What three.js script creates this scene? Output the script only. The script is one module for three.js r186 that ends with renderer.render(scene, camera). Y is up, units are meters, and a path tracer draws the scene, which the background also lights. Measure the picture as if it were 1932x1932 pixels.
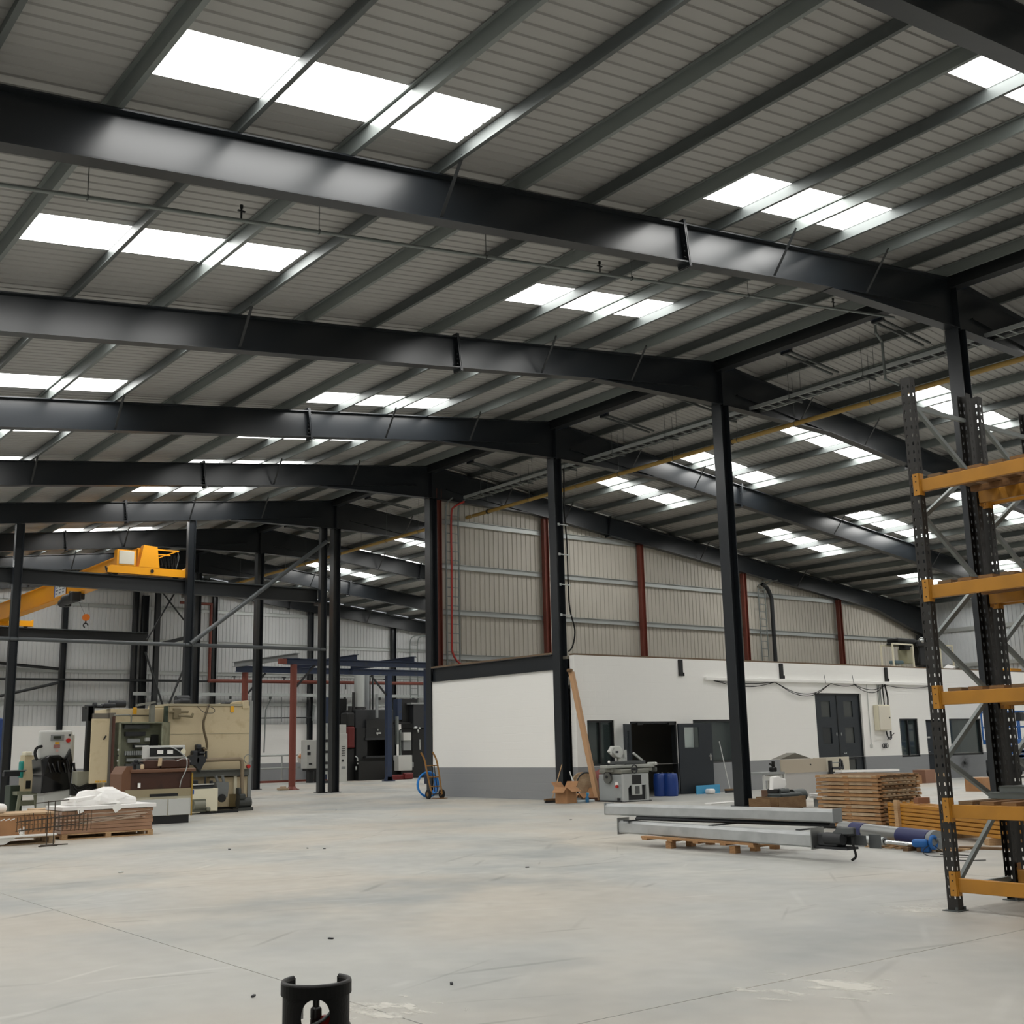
import * as THREE from 'three';
import { mergeGeometries } from 'three/addons/utils/BufferGeometryUtils.js';
import { RoundedBoxGeometry } from 'three/addons/geometries/RoundedBoxGeometry.js';
import { ImprovedNoise } from 'three/addons/math/ImprovedNoise.js';
import { RectAreaLightUniformsLib } from 'three/addons/lights/RectAreaLightUniformsLib.js';

// ------------------------------------------------------------------ camera, sky, daylight, exposure
const scene = new THREE.Scene();
const camera = new THREE.PerspectiveCamera(47.41, 1, 0.1, 200);
{
  const yaw = 0.659842, pitch = 0.198517, roll = -0.022195;
  const fw = new THREE.Vector3(Math.sin(yaw) * Math.cos(pitch), Math.sin(pitch), -Math.cos(yaw) * Math.cos(pitch));
  const right = new THREE.Vector3(Math.cos(yaw), 0, Math.sin(yaw));
  const up = new THREE.Vector3().crossVectors(right, fw);
  camera.position.set(-20.816, 1.45, 0);
  camera.up.copy(up.multiplyScalar(Math.cos(roll)).addScaledVector(right, -Math.sin(roll)));
  camera.lookAt(camera.position.clone().add(fw));
}
const renderer = new THREE.WebGLRenderer({ antialias: true });
renderer.toneMapping = THREE.LinearToneMapping;
renderer.toneMappingExposure = 1.0;
renderer.shadowMap.enabled = true;
scene.background = new THREE.Color(0.82, 0.86, 0.9);   // overcast sky above the roof
const DAYLIGHT = 7.1;             // radiance of a backlit rooflight
const DAY = new THREE.Color(1.0, 0.99, 0.96);
RectAreaLightUniformsLib.init();

// ------------------------------------------------------------------ building grid (metres)
const F = k => -12.136 - (k - 1) * 6.3411;      // z of frame k
const SLOPE = 0.118, RIDGE = 10.55, DEEP = 0.66, EAVE = 27.35;
const roofTop = x => RIDGE - SLOPE * Math.abs(x);          // top of rafter
const FRONT = 13.2, BACK = F(8) - 0.2;  // front bay lengthened behind the view to brighten the walls facing it
const PURLINS = [0.35, 1.65, 3.0, 4.35, 5.65, 7.0, 8.4, 9.8, 11.2, 12.55, 13.97, 15.45, 16.94, 18.35, 19.75, 21.15, 22.55, 23.95, 25.35, 26.7];
const LIGHT_ROWS = [11.4, 7.4, 3.4, -1.8, -6.75, -11.03, -16.2, -20.3, -24.25, -28.2, -32.15, -36.25, -41.1, -44.9, -49.1, -53.4];  // rows nearest the front wall light the unseen added bay
const LIGHT_SPANS = [[4.7, 8.95], [13.25, 17.45], [22.0, 26.2]];
const LIGHT_SPANS_WEST = [[3.85, 8.1], [12.65, 16.87], [21.4, 25.6]];

// ------------------------------------------------------------------ helpers
let seed = 7;
const rnd = () => { seed = (seed * 16807) % 2147483647; return seed / 2147483647; };
const R = (a, b) => a + (b - a) * rnd();
const used = {};
const numbered = n => { const k = used[n] = (used[n] ?? -1) + 1; return k ? `${n}_${String(k).padStart(3, '0')}` : n; };
const M4 = (x, y, z, rx = 0, ry = 0, rz = 0) => new THREE.Matrix4().compose(new THREE.Vector3(x, y, z), new THREE.Quaternion().setFromEuler(new THREE.Euler(rx, ry, rz)), new THREE.Vector3(1, 1, 1));
const bx = (w, h, d, x = 0, y = 0, z = 0, ry = 0, rx = 0, rz = 0) => new THREE.BoxGeometry(w, h, d).applyMatrix4(M4(x, y, z, rx, ry, rz));
const rb = (w, h, d, x = 0, y = 0, z = 0, r = 0.01, ry = 0, rx = 0, rz = 0) => new RoundedBoxGeometry(w, h, d, 2, Math.min(r, w / 2.01, h / 2.01, d / 2.01)).applyMatrix4(M4(x, y, z, rx, ry, rz));
const cyl = (r, h, x = 0, y = 0, z = 0, ax = 'y', r2 = r, seg = 16, open = false) => new THREE.CylinderGeometry(r2, r, h, seg, 1, open).applyMatrix4(M4(x, y, z, ax === 'z' ? Math.PI / 2 : 0, 0, ax === 'x' ? -Math.PI / 2 : 0));
const sph = (r, x = 0, y = 0, z = 0, sx = 1, sy = 1, sz = 1) => new THREE.SphereGeometry(r, 14, 10).scale(sx, sy, sz).translate(x, y, z);
const tor = (R1, r, x = 0, y = 0, z = 0, ax = 'z', arc = Math.PI * 2) => new THREE.TorusGeometry(R1, r, 10, 32, arc).applyMatrix4(M4(x, y, z, ax === 'y' ? Math.PI / 2 : 0, ax === 'x' ? Math.PI / 2 : 0, 0));
const V = a => new THREE.Vector3(...a);
function between(a, b) {                        // matrix that lays +y on a->b
  const d = V(b).sub(V(a)), L = d.length();
  return [new THREE.Matrix4().compose(V(a).add(V(b)).multiplyScalar(0.5), new THREE.Quaternion().setFromUnitVectors(new THREE.Vector3(0, 1, 0), d.normalize()), new THREE.Vector3(1, 1, 1)), L];
}
const ln = (a, b, r, seg = 8) => { const [m, L] = between(a, b); return new THREE.CylinderGeometry(r, r, L, seg).applyMatrix4(m); };
function bar(a, b, w, t) {                      // flat bar a->b, width w kept near horizontal or level
  const d = V(b).sub(V(a)), L = d.length(); d.normalize();
  const ref = Math.abs(d.y) > 0.98 ? new THREE.Vector3(1, 0, 0) : new THREE.Vector3(0, 1, 0);
  const s = new THREE.Vector3().crossVectors(d, ref).normalize(), u = new THREE.Vector3().crossVectors(s, d);
  const m = new THREE.Matrix4().makeBasis(s, d, u).setPosition(V(a).add(V(b)).multiplyScalar(0.5));
  return new THREE.BoxGeometry(w, L, t).applyMatrix4(m);
}
const tube = (pts, r, n = 48, seg = 8) => new THREE.TubeGeometry(new THREE.CatmullRomCurve3(pts.map(V), false, 'catmullrom', 0.5), n, r, seg);
const poly = (pts, r, seg = 8) => [...pts.slice(1).map((p, i) => ln(pts[i], p, r, seg)), ...pts.slice(1, -1).map(p => new THREE.SphereGeometry(r, seg, 6).translate(...p))];
function prism(pts, depth, bevel = 0) {         // outline in xy, extruded to +z from 0
  const s = new THREE.Shape(pts.map(p => new THREE.Vector2(...p)));
  return new THREE.ExtrudeGeometry(s, { depth, bevelEnabled: bevel > 0, bevelSize: bevel, bevelThickness: bevel, bevelSegments: 2, steps: 1 });
}
const lathe = (pts, seg = 28) => new THREE.LatheGeometry(pts.map(p => new THREE.Vector2(...p)), seg);
function flat(g) {                              // plain attributes, uv in metres by the way a face points
  g = g.index ? g.toNonIndexed() : g.clone();
  for (const k of Object.keys(g.attributes)) if (!['position', 'normal'].includes(k)) g.deleteAttribute(k);
  if (!g.attributes.normal) g.computeVertexNormals();
  const p = g.attributes.position, uv = new Float32Array(p.count * 2), a = new THREE.Vector3(), b = new THREE.Vector3(), c = new THREE.Vector3();
  for (let i = 0; i < p.count; i += 3) {
    a.fromBufferAttribute(p, i); b.fromBufferAttribute(p, i + 1); c.fromBufferAttribute(p, i + 2);
    const n = b.clone().sub(a).cross(c.clone().sub(a)); const x = Math.abs(n.x), y = Math.abs(n.y), z = Math.abs(n.z);
    [a, b, c].forEach((v, k) => { const o = (i + k) * 2; if (y >= x && y >= z) { uv[o] = v.x; uv[o + 1] = v.z; } else if (x >= z) { uv[o] = v.z; uv[o + 1] = v.y; } else { uv[o] = v.x; uv[o + 1] = v.y; } });
  }
  g.setAttribute('uv', new THREE.BufferAttribute(uv, 2));
  return g;
}
const merge = gs => { gs = (Array.isArray(gs) ? gs.flat(3) : [gs]).map(flat); return gs.length > 1 ? mergeGeometries(gs) : gs[0]; };
function mesh(name, geos, m, parent, label) {
  const o = new THREE.Mesh(geos.isBufferGeometry && geos.userData.ready ? geos : merge(geos), m);
  o.name = name; o.castShadow = o.receiveShadow = true; parent.add(o);
  if (label) o.userData.label = label;
  return o;
}
const ready = geos => { const g = merge(geos); g.userData.ready = true; return g; };
function thing(name, label, category, at = [0, 0, 0], { ry = 0, group, kind } = {}) {
  const o = new THREE.Group(); o.name = numbered(name); o.position.set(...at); o.rotation.y = ry; scene.add(o);
  o.userData = { label, category }; if (group) o.userData.group = group; if (kind) o.userData.kind = kind;
  return o;
}
function structure(name, label, at = [0, 0, 0]) { const o = new THREE.Group(); o.name = name; o.position.set(...at); scene.add(o); o.userData = { kind: 'structure', label }; return o; }
// a part given in world coordinates, moved into its thing's own frame
function wp(name, geos, m, parent, label) {
  const g = merge(geos); parent.updateWorldMatrix(true, false);
  g.applyMatrix4(parent.matrixWorld.clone().invert());
  g.userData.ready = true; return mesh(name, g, m, parent, label);
}
function one(name, label, category, geos, m, opts = {}) {        // a thing that is a single mesh, built in world coordinates
  let g = merge(geos); g.computeBoundingBox(); const c = g.boundingBox.getCenter(new THREE.Vector3()); c.y = g.boundingBox.min.y;
  g.translate(-c.x, -c.y, -c.z); g.userData.ready = true;
  const o = mesh(numbered(name), g, m, scene); o.position.copy(c);
  o.userData = { label, category }; if (opts.group) o.userData.group = opts.group; if (opts.kind) o.userData.kind = opts.kind;
  return o;
}

// ------------------------------------------------------------------ textures and materials
const noise = new ImprovedNoise();
function tex(n, fn, metres, srgb = true) {
  const d = new Uint8Array(n * n * 4);
  for (let j = 0; j < n; j++) for (let i = 0; i < n; i++) { const c = fn(i / n, j / n); const o = (j * n + i) * 4; for (let k = 0; k < 3; k++) d[o + k] = Math.max(0, Math.min(255, 255 * c[k])); d[o + 3] = 255; }
  const t = new THREE.DataTexture(d, n, n); t.wrapS = t.wrapT = THREE.RepeatWrapping; t.magFilter = THREE.LinearFilter; t.minFilter = THREE.LinearMipmapLinearFilter; t.generateMipmaps = true;
  t.repeat.set(1 / metres, 1 / metres); if (srgb) t.colorSpace = THREE.SRGBColorSpace; t.needsUpdate = true; return t;
}
// periodic noise on the unit square
function pn(u, v, f, s = 0) { const a = (x, y) => noise.noise(x * f + s, y * f + s * 1.7, s * 3.1); const w = (t) => t * t * (3 - 2 * t); const U = w(u), W = w(v);
  return (a(u, v) * (1 - U) + a(u - 1, v) * U) * (1 - W) + (a(u, v - 1) * (1 - U) + a(u - 1, v - 1) * U) * W; }
const fbm = (u, v, f, s, o = 4) => { let r = 0, k = 1; for (let i = 0; i < o; i++) { r += pn(u, v, f, s + i * 7) * k; f *= 2; k *= 0.5; } return r; };
const mix = (a, b, t) => a.map((c, i) => c + (b[i] - c) * Math.max(0, Math.min(1, t)));
const scuffs = [];
for (let i = 0; i < 260; i++) { const a = R(-0.9, 0.5); scuffs.push([rnd(), rnd(), Math.cos(a), Math.sin(a), R(0.01, 0.055), R(0.0008, 0.004), R(-0.11, 0.06)]); }
const floorMap = tex(1536, (u, v) => {
  const a = fbm(u, v, 5, 1, 5), b = fbm(u, v, 3, 40, 3), e = fbm(u * 1, v, 60, 80, 2), g = fbm(u, v, 12, 23, 4);
  let c = mix([0.70, 0.70, 0.68], [0.735, 0.71, 0.665], 0.5 + b * 2.4);
  c = mix(c, [0.59, 0.605, 0.60], Math.max(0, a) * 1.5); c = mix(c, [0.77, 0.76, 0.725], Math.max(0, g) * 0.75);
  let s = 0; for (const q of scuffs) { let dx = u - q[0], dy = v - q[1]; if (dx > 0.5) dx -= 1; if (dx < -0.5) dx += 1; if (dy > 0.5) dy -= 1; if (dy < -0.5) dy += 1; const p = dx * q[2] + dy * q[3], w = -dx * q[3] + dy * q[2]; const f = 1 - (p / q[4]) ** 2; if (f > 0) { const h = 1 - (w / q[5]) ** 2; if (h > 0) s += q[6] * f * h; } }
  return c.map(x => x + e * 0.03 + s);
}, 13);
const floorRough = tex(512, (u, v) => { const r = 0.50 + fbm(u, v, 6, 5, 4) * 0.22; return [r, r, r]; }, 9, false);
const woodMap = tex(512, (u, v) => { const g = fbm(u, v * 0.5, 40, 3, 2) * 0.06 + Math.sin((v * 18 + fbm(u, v, 3, 9, 3) * 1.2) * 6.28) * 0.035; return mix([0.76, 0.67, 0.55], [0.58, 0.48, 0.37], 0.35 + g * 4 + pn(u, v, 4, 60) * 0.6); }, 0.6);
const paintWear = (base, worn, amount, s, metres = 2) => tex(384, (u, v) => mix(base, worn, Math.max(0, fbm(u, v, 7, s, 5) * 1.6 - 0.25) * amount + fbm(u, v, 3, s + 9, 2) * 0.18).map(c => c + pn(u, v, 90, s) * 0.012), metres);
const plainWear = (base, k, s, metres = 1.5) => tex(256, (u, v) => base.map(c => c * (1 + fbm(u, v, 6, s, 4) * k)), metres);
const S = (color, roughness = 0.6, metalness = 0, extra = {}) => new THREE.MeshStandardMaterial({ color, roughness, metalness, ...extra });
const T = (map, roughness = 0.6, metalness = 0, extra = {}) => new THREE.MeshStandardMaterial({ map, roughness, metalness, ...extra });
const blockBump = tex(512, (u, v) => { const r = Math.floor(v * 8), y = v * 8 - r, x = (u * 4 + (r % 2) * 0.5) % 1; const j = (y < 0.035 || x < 0.018) ? 0.45 : 0.75; const g = j + pn(u, v, 120, 4) * 0.15; return [g, g, g]; }, 1.8, false);
const M = {
  floor: T(floorMap, 1.0, 0, { roughnessMap: floorRough, bumpMap: floorRough, bumpScale: 0.0006 }),
  joint: S('#56544e', 0.95),
  liner: S('#a3a29f', 0.5), linerWarm: S('#c0bbb0', 0.5), linerCool: S('#c9cdcf', 0.5),
  steel: S('#1e2226', 0.31), steelDull: S('#1d2022', 0.45), steelBlack: S('#17191b', 0.45),
  galv: S('#7d8381', 0.45, 0.3), galvDark: S('#5a5f5e', 0.5, 0.3), galvPale: S('#b4b8b6', 0.45, 0.5),
  white: S('#f2f1ed', 0.75, 0, { bumpMap: blockBump, bumpScale: 0.004 }), dado: S('#8d8f91', 0.6, 0, { bumpMap: blockBump, bumpScale: 0.004 }),
  oxide: T(paintWear([0.45, 0.22, 0.17], [0.35, 0.17, 0.14], 1, 11), 0.55), redPipe: S('#a5281c', 0.4),
  blueSteel: T(paintWear([0.13, 0.19, 0.30], [0.21, 0.23, 0.27], 1, 17), 0.5),
  craneYellow: S('#f2a514', 0.38), rackYellow: T(plainWear([0.70, 0.485, 0.15], 0.10, 21), 0.42), pipeYellow: S('#9c7e3e', 0.5),
  black: S('#0e0f10', 0.5), blackGloss: S('#0b0c0d', 0.18), rubber: S('#151515', 0.85), charcoal: S('#242629', 0.55),
  doorGrey: S('#252b31', 0.45), frameGrey: S('#1d2022', 0.45), glassClear: new THREE.MeshPhysicalMaterial({ color: '#f2f6f6', roughness: 0.03, transmission: 1, thickness: 0, ior: 1.5 }), glassDark: new THREE.MeshPhysicalMaterial({ color: '#9fb0b0', roughness: 0.06, transmission: 0.9, thickness: 0, ior: 1.5 }),
  alu: T(plainWear([0.70, 0.71, 0.71], 0.10, 31), 0.38, 0.25), aluDull: S('#8f9394', 0.5, 0.5), chrome: S('#d5d8d9', 0.18, 0.95), bareSteel: S('#9a9c9a', 0.35, 0.8),
  wood: T(woodMap, 0.8), woodWarm: T(woodMap, 0.8, 0, { color: '#ecd0b2' }), woodPale: T(woodMap, 0.85, 0, { color: '#fff0dc' }), woodDark: T(woodMap, 0.8, 0, { color: '#a3937f' }), deckWood: T(woodMap, 0.85, 0, { color: '#b59877' }),
  card: T(plainWear([0.66, 0.49, 0.34], 0.08, 41), 0.85), cardPale: T(plainWear([0.74, 0.63, 0.50], 0.06, 43), 0.85), cardRed: S('#8f6a56', 0.8), cardWrap: T(plainWear([0.62, 0.48, 0.38], 0.10, 45), 0.16),
  cream: T(paintWear([0.80, 0.74, 0.61], [0.72, 0.65, 0.51], 0.8, 51), 0.5), creamPlain: S('#e2dcc4', 0.55), greenGrey: T(paintWear([0.50, 0.51, 0.43], [0.38, 0.38, 0.31], 1, 53), 0.5), darkGreen: S('#2c3a2c', 0.5),
  brown: T(paintWear([0.26, 0.15, 0.10], [0.16, 0.10, 0.07], 1, 55), 0.4), paleGrey: S('#c6c7c3', 0.5), midGrey: S('#8a8d8c', 0.5), machineGrey: T(paintWear([0.60, 0.62, 0.62], [0.50, 0.51, 0.50], 0.8, 57), 0.45), darkGrey: S('#4a4d4d', 0.5),
  sheetWhite: S('#efedea', 0.6), plasticWhite: S('#f4f3ef', 0.4), plasticBlack: S('#0c0c0d', 0.22), blue: S('#1f4f9c', 0.4), drumBlue: S('#1f3f86', 0.32), hoseBlue: S('#1f7ed0', 0.35), liftBlue: S('#1d5aa0', 0.4), boardBlue: S('#4aa0cc', 0.5), teal: S('#1f8f86', 0.5),
  orange: S('#94692f', 0.5), red: S('#b3201a', 0.4), yellowTag: S('#e5a81c', 0.5), lcd: S('#2c3329', 0.3), purpleBlue: S('#1c2356', 0.5), cement: S('#b7b3a8', 0.9),
};

// ================================================================== THE SETTING
{ // floor: concrete bays with saw-cut joints
  const fl = structure('floor', 'pale grey power-floated concrete floor with thin saw-cut joints');
  mesh('joint_bed', bx(56, 0.3, FRONT - BACK + 1, 0, -0.166, (FRONT + BACK) / 2), M.joint, fl);
  const xs = [-27.6, -17.15, -9.05, -0.95, 7.15, 15.25, 27.6], zs = [FRONT + 0.3, -5.04, -17.7, -30.4, -43.1, BACK - 0.3], g = 0.004;
  for (let i = 0; i + 1 < xs.length; i++) for (let j = 0; j + 1 < zs.length; j++) {
    const x0 = xs[i] + g, x1 = xs[i + 1] - g, z0 = zs[j + 1] + g, z1 = zs[j] - g;
    mesh('slab', bx(x1 - x0, 0.1, z1 - z0, (x0 + x1) / 2, -0.05, (z0 + z1) / 2), M.floor, fl);
  }
}
// ribbed steel sheet: width along x, length along y from 0, broad flats at z=0 facing +z with narrow grooves, thickness backwards
function ribbed(W, L, skew = 0, thick = 0.09) {
  const n = Math.max(1, Math.round(W / 0.2)), p = W / n, pts = [];
  for (let i = 0; i < n; i++) { const o = i * p; pts.push([o, 0], [o + p * 0.74, 0], [o + p * 0.80, -0.022], [o + p * 0.94, -0.022]); }
  pts.push([W, 0], [W, -thick], [0, -thick]);
  const s = new THREE.Shape(pts.map(q => new THREE.Vector2(q[0], q[1])));
  const g = new THREE.ExtrudeGeometry(s, { depth: L, bevelEnabled: false });
  // shape (x, y) with depth z -> x, z, y ; optional sloping top
  const a = g.attributes.position; for (let i = 0; i < a.count; i++) { const x = a.getX(i), y = a.getY(i), z = a.getZ(i); a.setXYZ(i, x, z > L / 2 ? z + skew * x : z, y); }
  // keep winding right after the swap of axes
  const q = g.index ? g.toNonIndexed() : g, r = q.attributes.position; for (let i = 0; i < r.count; i += 3) { const v = [1, 2].map(k => [r.getX(i + k), r.getY(i + k), r.getZ(i + k)]); r.setXYZ(i + 1, ...v[1]); r.setXYZ(i + 2, ...v[0]); }
  q.deleteAttribute('normal'); q.computeVertexNormals(); return q;
}
{ // ceiling: liner sheets on purlins, rooflights between them
  const roof = structure('ceiling', 'pale ribbed steel roof lining with rows of translucent rooflights over galvanised purlins');
  const CO = Math.sqrt(1 + SLOPE * SLOPE), LEN = x => x * CO, sheetY = 0.215, cache = {};
  const sheet = (W, L) => cache[[W.toFixed(3), L.toFixed(3)]] ??= ready(ribbed(W, L));
  const paneMat = S('#ffffff', 0.5, 0, { emissive: DAY.clone(), emissiveIntensity: 4 });
  for (const side of [-1, 1]) {
    const spans = side < 0 ? LIGHT_SPANS_WEST : LIGHT_SPANS, tilt = Math.atan(SLOPE);
    // local frame: sheet width along world z, length down the slope from the ridge, flats facing the floor
    const place = (o, z0, x0) => {
      const w = new THREE.Vector3(0, 0, side < 0 ? 1 : -1), l = new THREE.Vector3(side * Math.cos(tilt), -Math.sin(tilt), 0), f = new THREE.Vector3().crossVectors(w, l);
      o.matrixAutoUpdate = true; o.quaternion.setFromRotationMatrix(new THREE.Matrix4().makeBasis(w, l, f));
      o.position.set(side * x0, RIDGE + sheetY - SLOPE * x0, z0);
    };
    const put = (zNear, zFar, x0, x1, light) => {
      const W = zNear - zFar, L = LEN(x1 - x0);
      const o = mesh(light ? 'rooflight_pane' : 'roof_sheet', sheet(W, L), light ? paneMat : M.liner, roof);
      place(o, side < 0 ? zFar : zNear, x0);
      if (light) {
        const a = new THREE.RectAreaLight(DAY, DAYLIGHT, L - 0.04, W - 0.04); const xm = (x0 + x1) / 2;
        a.position.set(side * xm + 0 , RIDGE + sheetY - SLOPE * xm - 0.03, (zNear + zFar) / 2);
        a.lookAt(side * xm - side * SLOPE * 1, RIDGE + sheetY - SLOPE * xm - 0.03 - 1, (zNear + zFar) / 2);
        a.rotateZ(0); a.name = 'rooflight_daylight'; a.castShadow = true; scene.add(a);
        // the long side must run down the slope
        const d = new THREE.Vector3(1, 0, 0).applyQuaternion(a.quaternion); if (Math.abs(d.x) < 0.5) { a.width = W - 0.04; a.height = L - 0.04; }
      }
    };
    let z = FRONT + 0.25;
    for (const c of [...LIGHT_ROWS, null]) {
      const stop = c === null ? BACK - 0.3 : c + 0.5, n = Math.max(1, Math.round((z - stop) / 1.0));
      for (let i = 0; i < n; i++) put(z - (z - stop) * i / n, z - (z - stop) * (i + 1) / n, 0, EAVE + 0.3, false);
      if (c === null) break;
      let x = 0;
      for (const [a, b] of spans) { put(stop, stop - 1, x, a, false); put(stop, stop - 1, a, b, true); x = b; }
      put(stop, stop - 1, x, EAVE + 0.3, false);
      z = stop - 1;
    }
    // Z purlins, one after another with the web of every second one in a darker tone
    const L = FRONT - BACK;
    const zed = ready(prism([[-0.004, 0], [0.065, 0], [0.065, 0.02], [0.061, 0.02], [0.061, 0.004], [0.004, 0.004], [0.004, 0.2], [-0.065, 0.2], [-0.065, 0.18], [-0.061, 0.18], [-0.061, 0.196], [-0.004, 0.196]], L));
    PURLINS.forEach((x, i) => {
      const o = mesh('purlin', zed, i % 2 ? M.galvDark : M.galv, roof); o.position.set(side * x, roofTop(x), BACK); o.rotation.z = side < 0 ? Math.atan(SLOPE) : -Math.atan(SLOPE);
      if (i % 2) { o.rotation.y = Math.PI; o.rotation.z *= -1; o.position.z = FRONT; }
    });
  }
  mesh('ridge_beam', bx(0.26, 0.34, FRONT - BACK, 0, 10.51, (FRONT + BACK) / 2), M.steelDull, roof);
  mesh('ridge_cable', cyl(0.012, FRONT - BACK, 0.15, 10.36, (FRONT + BACK) / 2, 'z'), M.blue, roof);
  mesh('ridge_cap', bx(0.5, 0.03, FRONT - BACK, 0, 10.79, (FRONT + BACK) / 2), M.galvPale, roof);
}

// steel portal frames: a rafter each side of the ridge and a column under it
function rafterParts(side) {
  const W = 0.24, tf = 0.022, tw = 0.016, b = x => roofTop(x) - DEEP, xe = EAVE - 0.1, hx = 4.1, hy = 9.49, ex = EAVE - 3.6;
  const P = [[0.02, roofTop(0)], [xe, roofTop(xe)], [xe, b(xe) - 0.62], [ex, b(ex)], [hx, b(hx)], [0.02, hy]].map(p => [p[0] * side, p[1]]);
  const web = prism(P, tw).translate(0, 0, -tw / 2);
  const fl = (x0, y0, x1, y1) => { const d = [side * (x1 - x0), y1 - y0], L = Math.hypot(...d); return bx(L, tf, W, side * (x0 + x1) / 2, (y0 + y1) / 2, 0, 0, 0, Math.atan2(d[1], d[0])); };
  const top = [fl(0.02, roofTop(0.02) - tf / 2, xe, roofTop(xe) - tf / 2)];
  const bot = [fl(hx, b(hx) + tf / 2, ex, b(ex) + tf / 2), fl(ex, b(ex) + tf / 2, xe, b(xe) - 0.61)];
  const haunch = [fl(0.02, hy, hx, b(hx)), fl(0.6, b(0.6) + 0.02, hx, b(hx) + 0.03).scale(1, 1, 0.6)];
  const sx = 7.82, splice = [-1, 1].map(k => bx(0.022, DEEP + 0.12, W + 0.02, side * (sx + k * 0.016), roofTop(sx) - DEEP / 2 - 0.0, 0, 0, 0, -side * SLOPE));
  const bolts = []; for (let i = 0; i < 6; i++) for (const zz of [-0.07, 0.07]) bolts.push(cyl(0.018, 0.09, side * sx, roofTop(sx) - 0.07 - i * 0.1, zz, 'x', 0.018, 6));
  const endPlate = bx(0.025, 1.14, W + 0.02, side * 0.0125, 9.49 + 0.53, 0);
  const stay = x => bar([side * x, b(x) + 0.03, 0.06], [side * (x + 0.02), roofTop(x) + 0.05, 0.62], 0.05, 0.008);
  return { web: ready(web), top: ready(top), bot: ready(bot), haunch: ready(haunch), splice: ready(splice), bolts: ready(bolts), endPlate: ready(endPlate), stays: [5.65, 3.0, 12.55, 18.35].map(x => ready(stay(x))) };
}
const RP = { '-1': rafterParts(-1), 1: rafterParts(1) };
const frameWords = { '-3': 'against the front gable', '-2': 'furthest behind the viewpoint', '-1': 'above the viewpoint', 0: 'passing over the pallet racks', 1: 'meeting the column beside the pallet racks', 2: 'meeting the column before the double doors', 3: 'meeting the column at the white block corner', 4: 'over the ribbed inner gable', 5: 'over the crane runway columns', 6: 'one bay beyond the crane runway', 7: 'one bay before the far gable', 8: 'against the far gable' };
for (let k = -3; k <= 8; k++) for (const side of [-1, 1]) {
  const p = RP[side], r = thing('rafter', `dark steel rafter falling ${side < 0 ? 'west' : 'east'} from the ridge, ${frameWords[k]}`, 'roof beam', [0, 0, F(k)], { group: 'portal frame rafters', kind: 'structure' });
  mesh('web', p.web, M.steel, r); mesh('top_flange', p.top, M.steel, r); mesh('bottom_flange', p.bot, M.steel, r); mesh('haunch', p.haunch, M.steel, r);
  mesh('end_plate', p.endPlate, M.steel, r); const sp = mesh('splice_plate', p.splice, M.steel, r); mesh('bolts', p.bolts, M.steelDull, sp);
  p.stays.forEach(s => mesh('flange_stay', s, M.steelDull, r));
}
function hcol(w, d, h, tf = 0.018, tw = 0.012) { return { flanges: [-1, 1].map(s => ready(bx(tf, h, d, s * (w - tf) / 2, h / 2, 0))), web: ready(bx(w - 2 * tf, h, tw, 0, h / 2, 0)), base: ready(bx(w + 0.12, 0.025, d + 0.12, 0, 0.0125, 0)) }; }
function putColumn(name, label, c, x, z, m, opts = {}) {
  const o = thing(name, label, 'column', [x, opts.y ?? 0, z], { kind: 'structure', group: opts.group, ry: opts.ry ?? 0 });
  c.flanges.forEach(f => mesh('flange', f, m, o)); mesh('web', c.web, m, o); if (!opts.noBase) mesh('base_plate', c.base, m, o);
  return o;
}
const ridgeCol = hcol(0.29, 0.29, 9.48);
const colWords = { '-3': 'against the front gable', '-2': 'behind the viewpoint, furthest back', '-1': 'behind the viewpoint', 0: 'out of sight beyond the racks', 1: 'rising between the back-to-back pallet racks', 2: 'behind the long aluminium beams', 3: 'at the white block corner with leaning plank', 4: 'beside the hand truck and white wall', 5: 'second of the close pair before the furnaces', 6: 'just past the end of the beige press', 7: 'rising behind the beige press' };
for (let k = -3; k <= 7; k++) putColumn('ridge_column', `dark grey steel H column ${colWords[k]}`, ridgeCol, 0, F(k), M.steel, { group: 'ridge columns' });
const eaveCol = hcol(0.4, 0.22, roofTop(27.1) - DEEP - 0.62);
for (let k = -3; k <= 8; k++) for (const s of [-1, 1]) putColumn('eave_column', `dark steel wall column at the ${s < 0 ? 'west' : 'east'} eave`, eaveCol, s * 27.05, F(k), M.steel, { group: s < 0 ? 'west eave columns' : 'east eave columns' });

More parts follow.
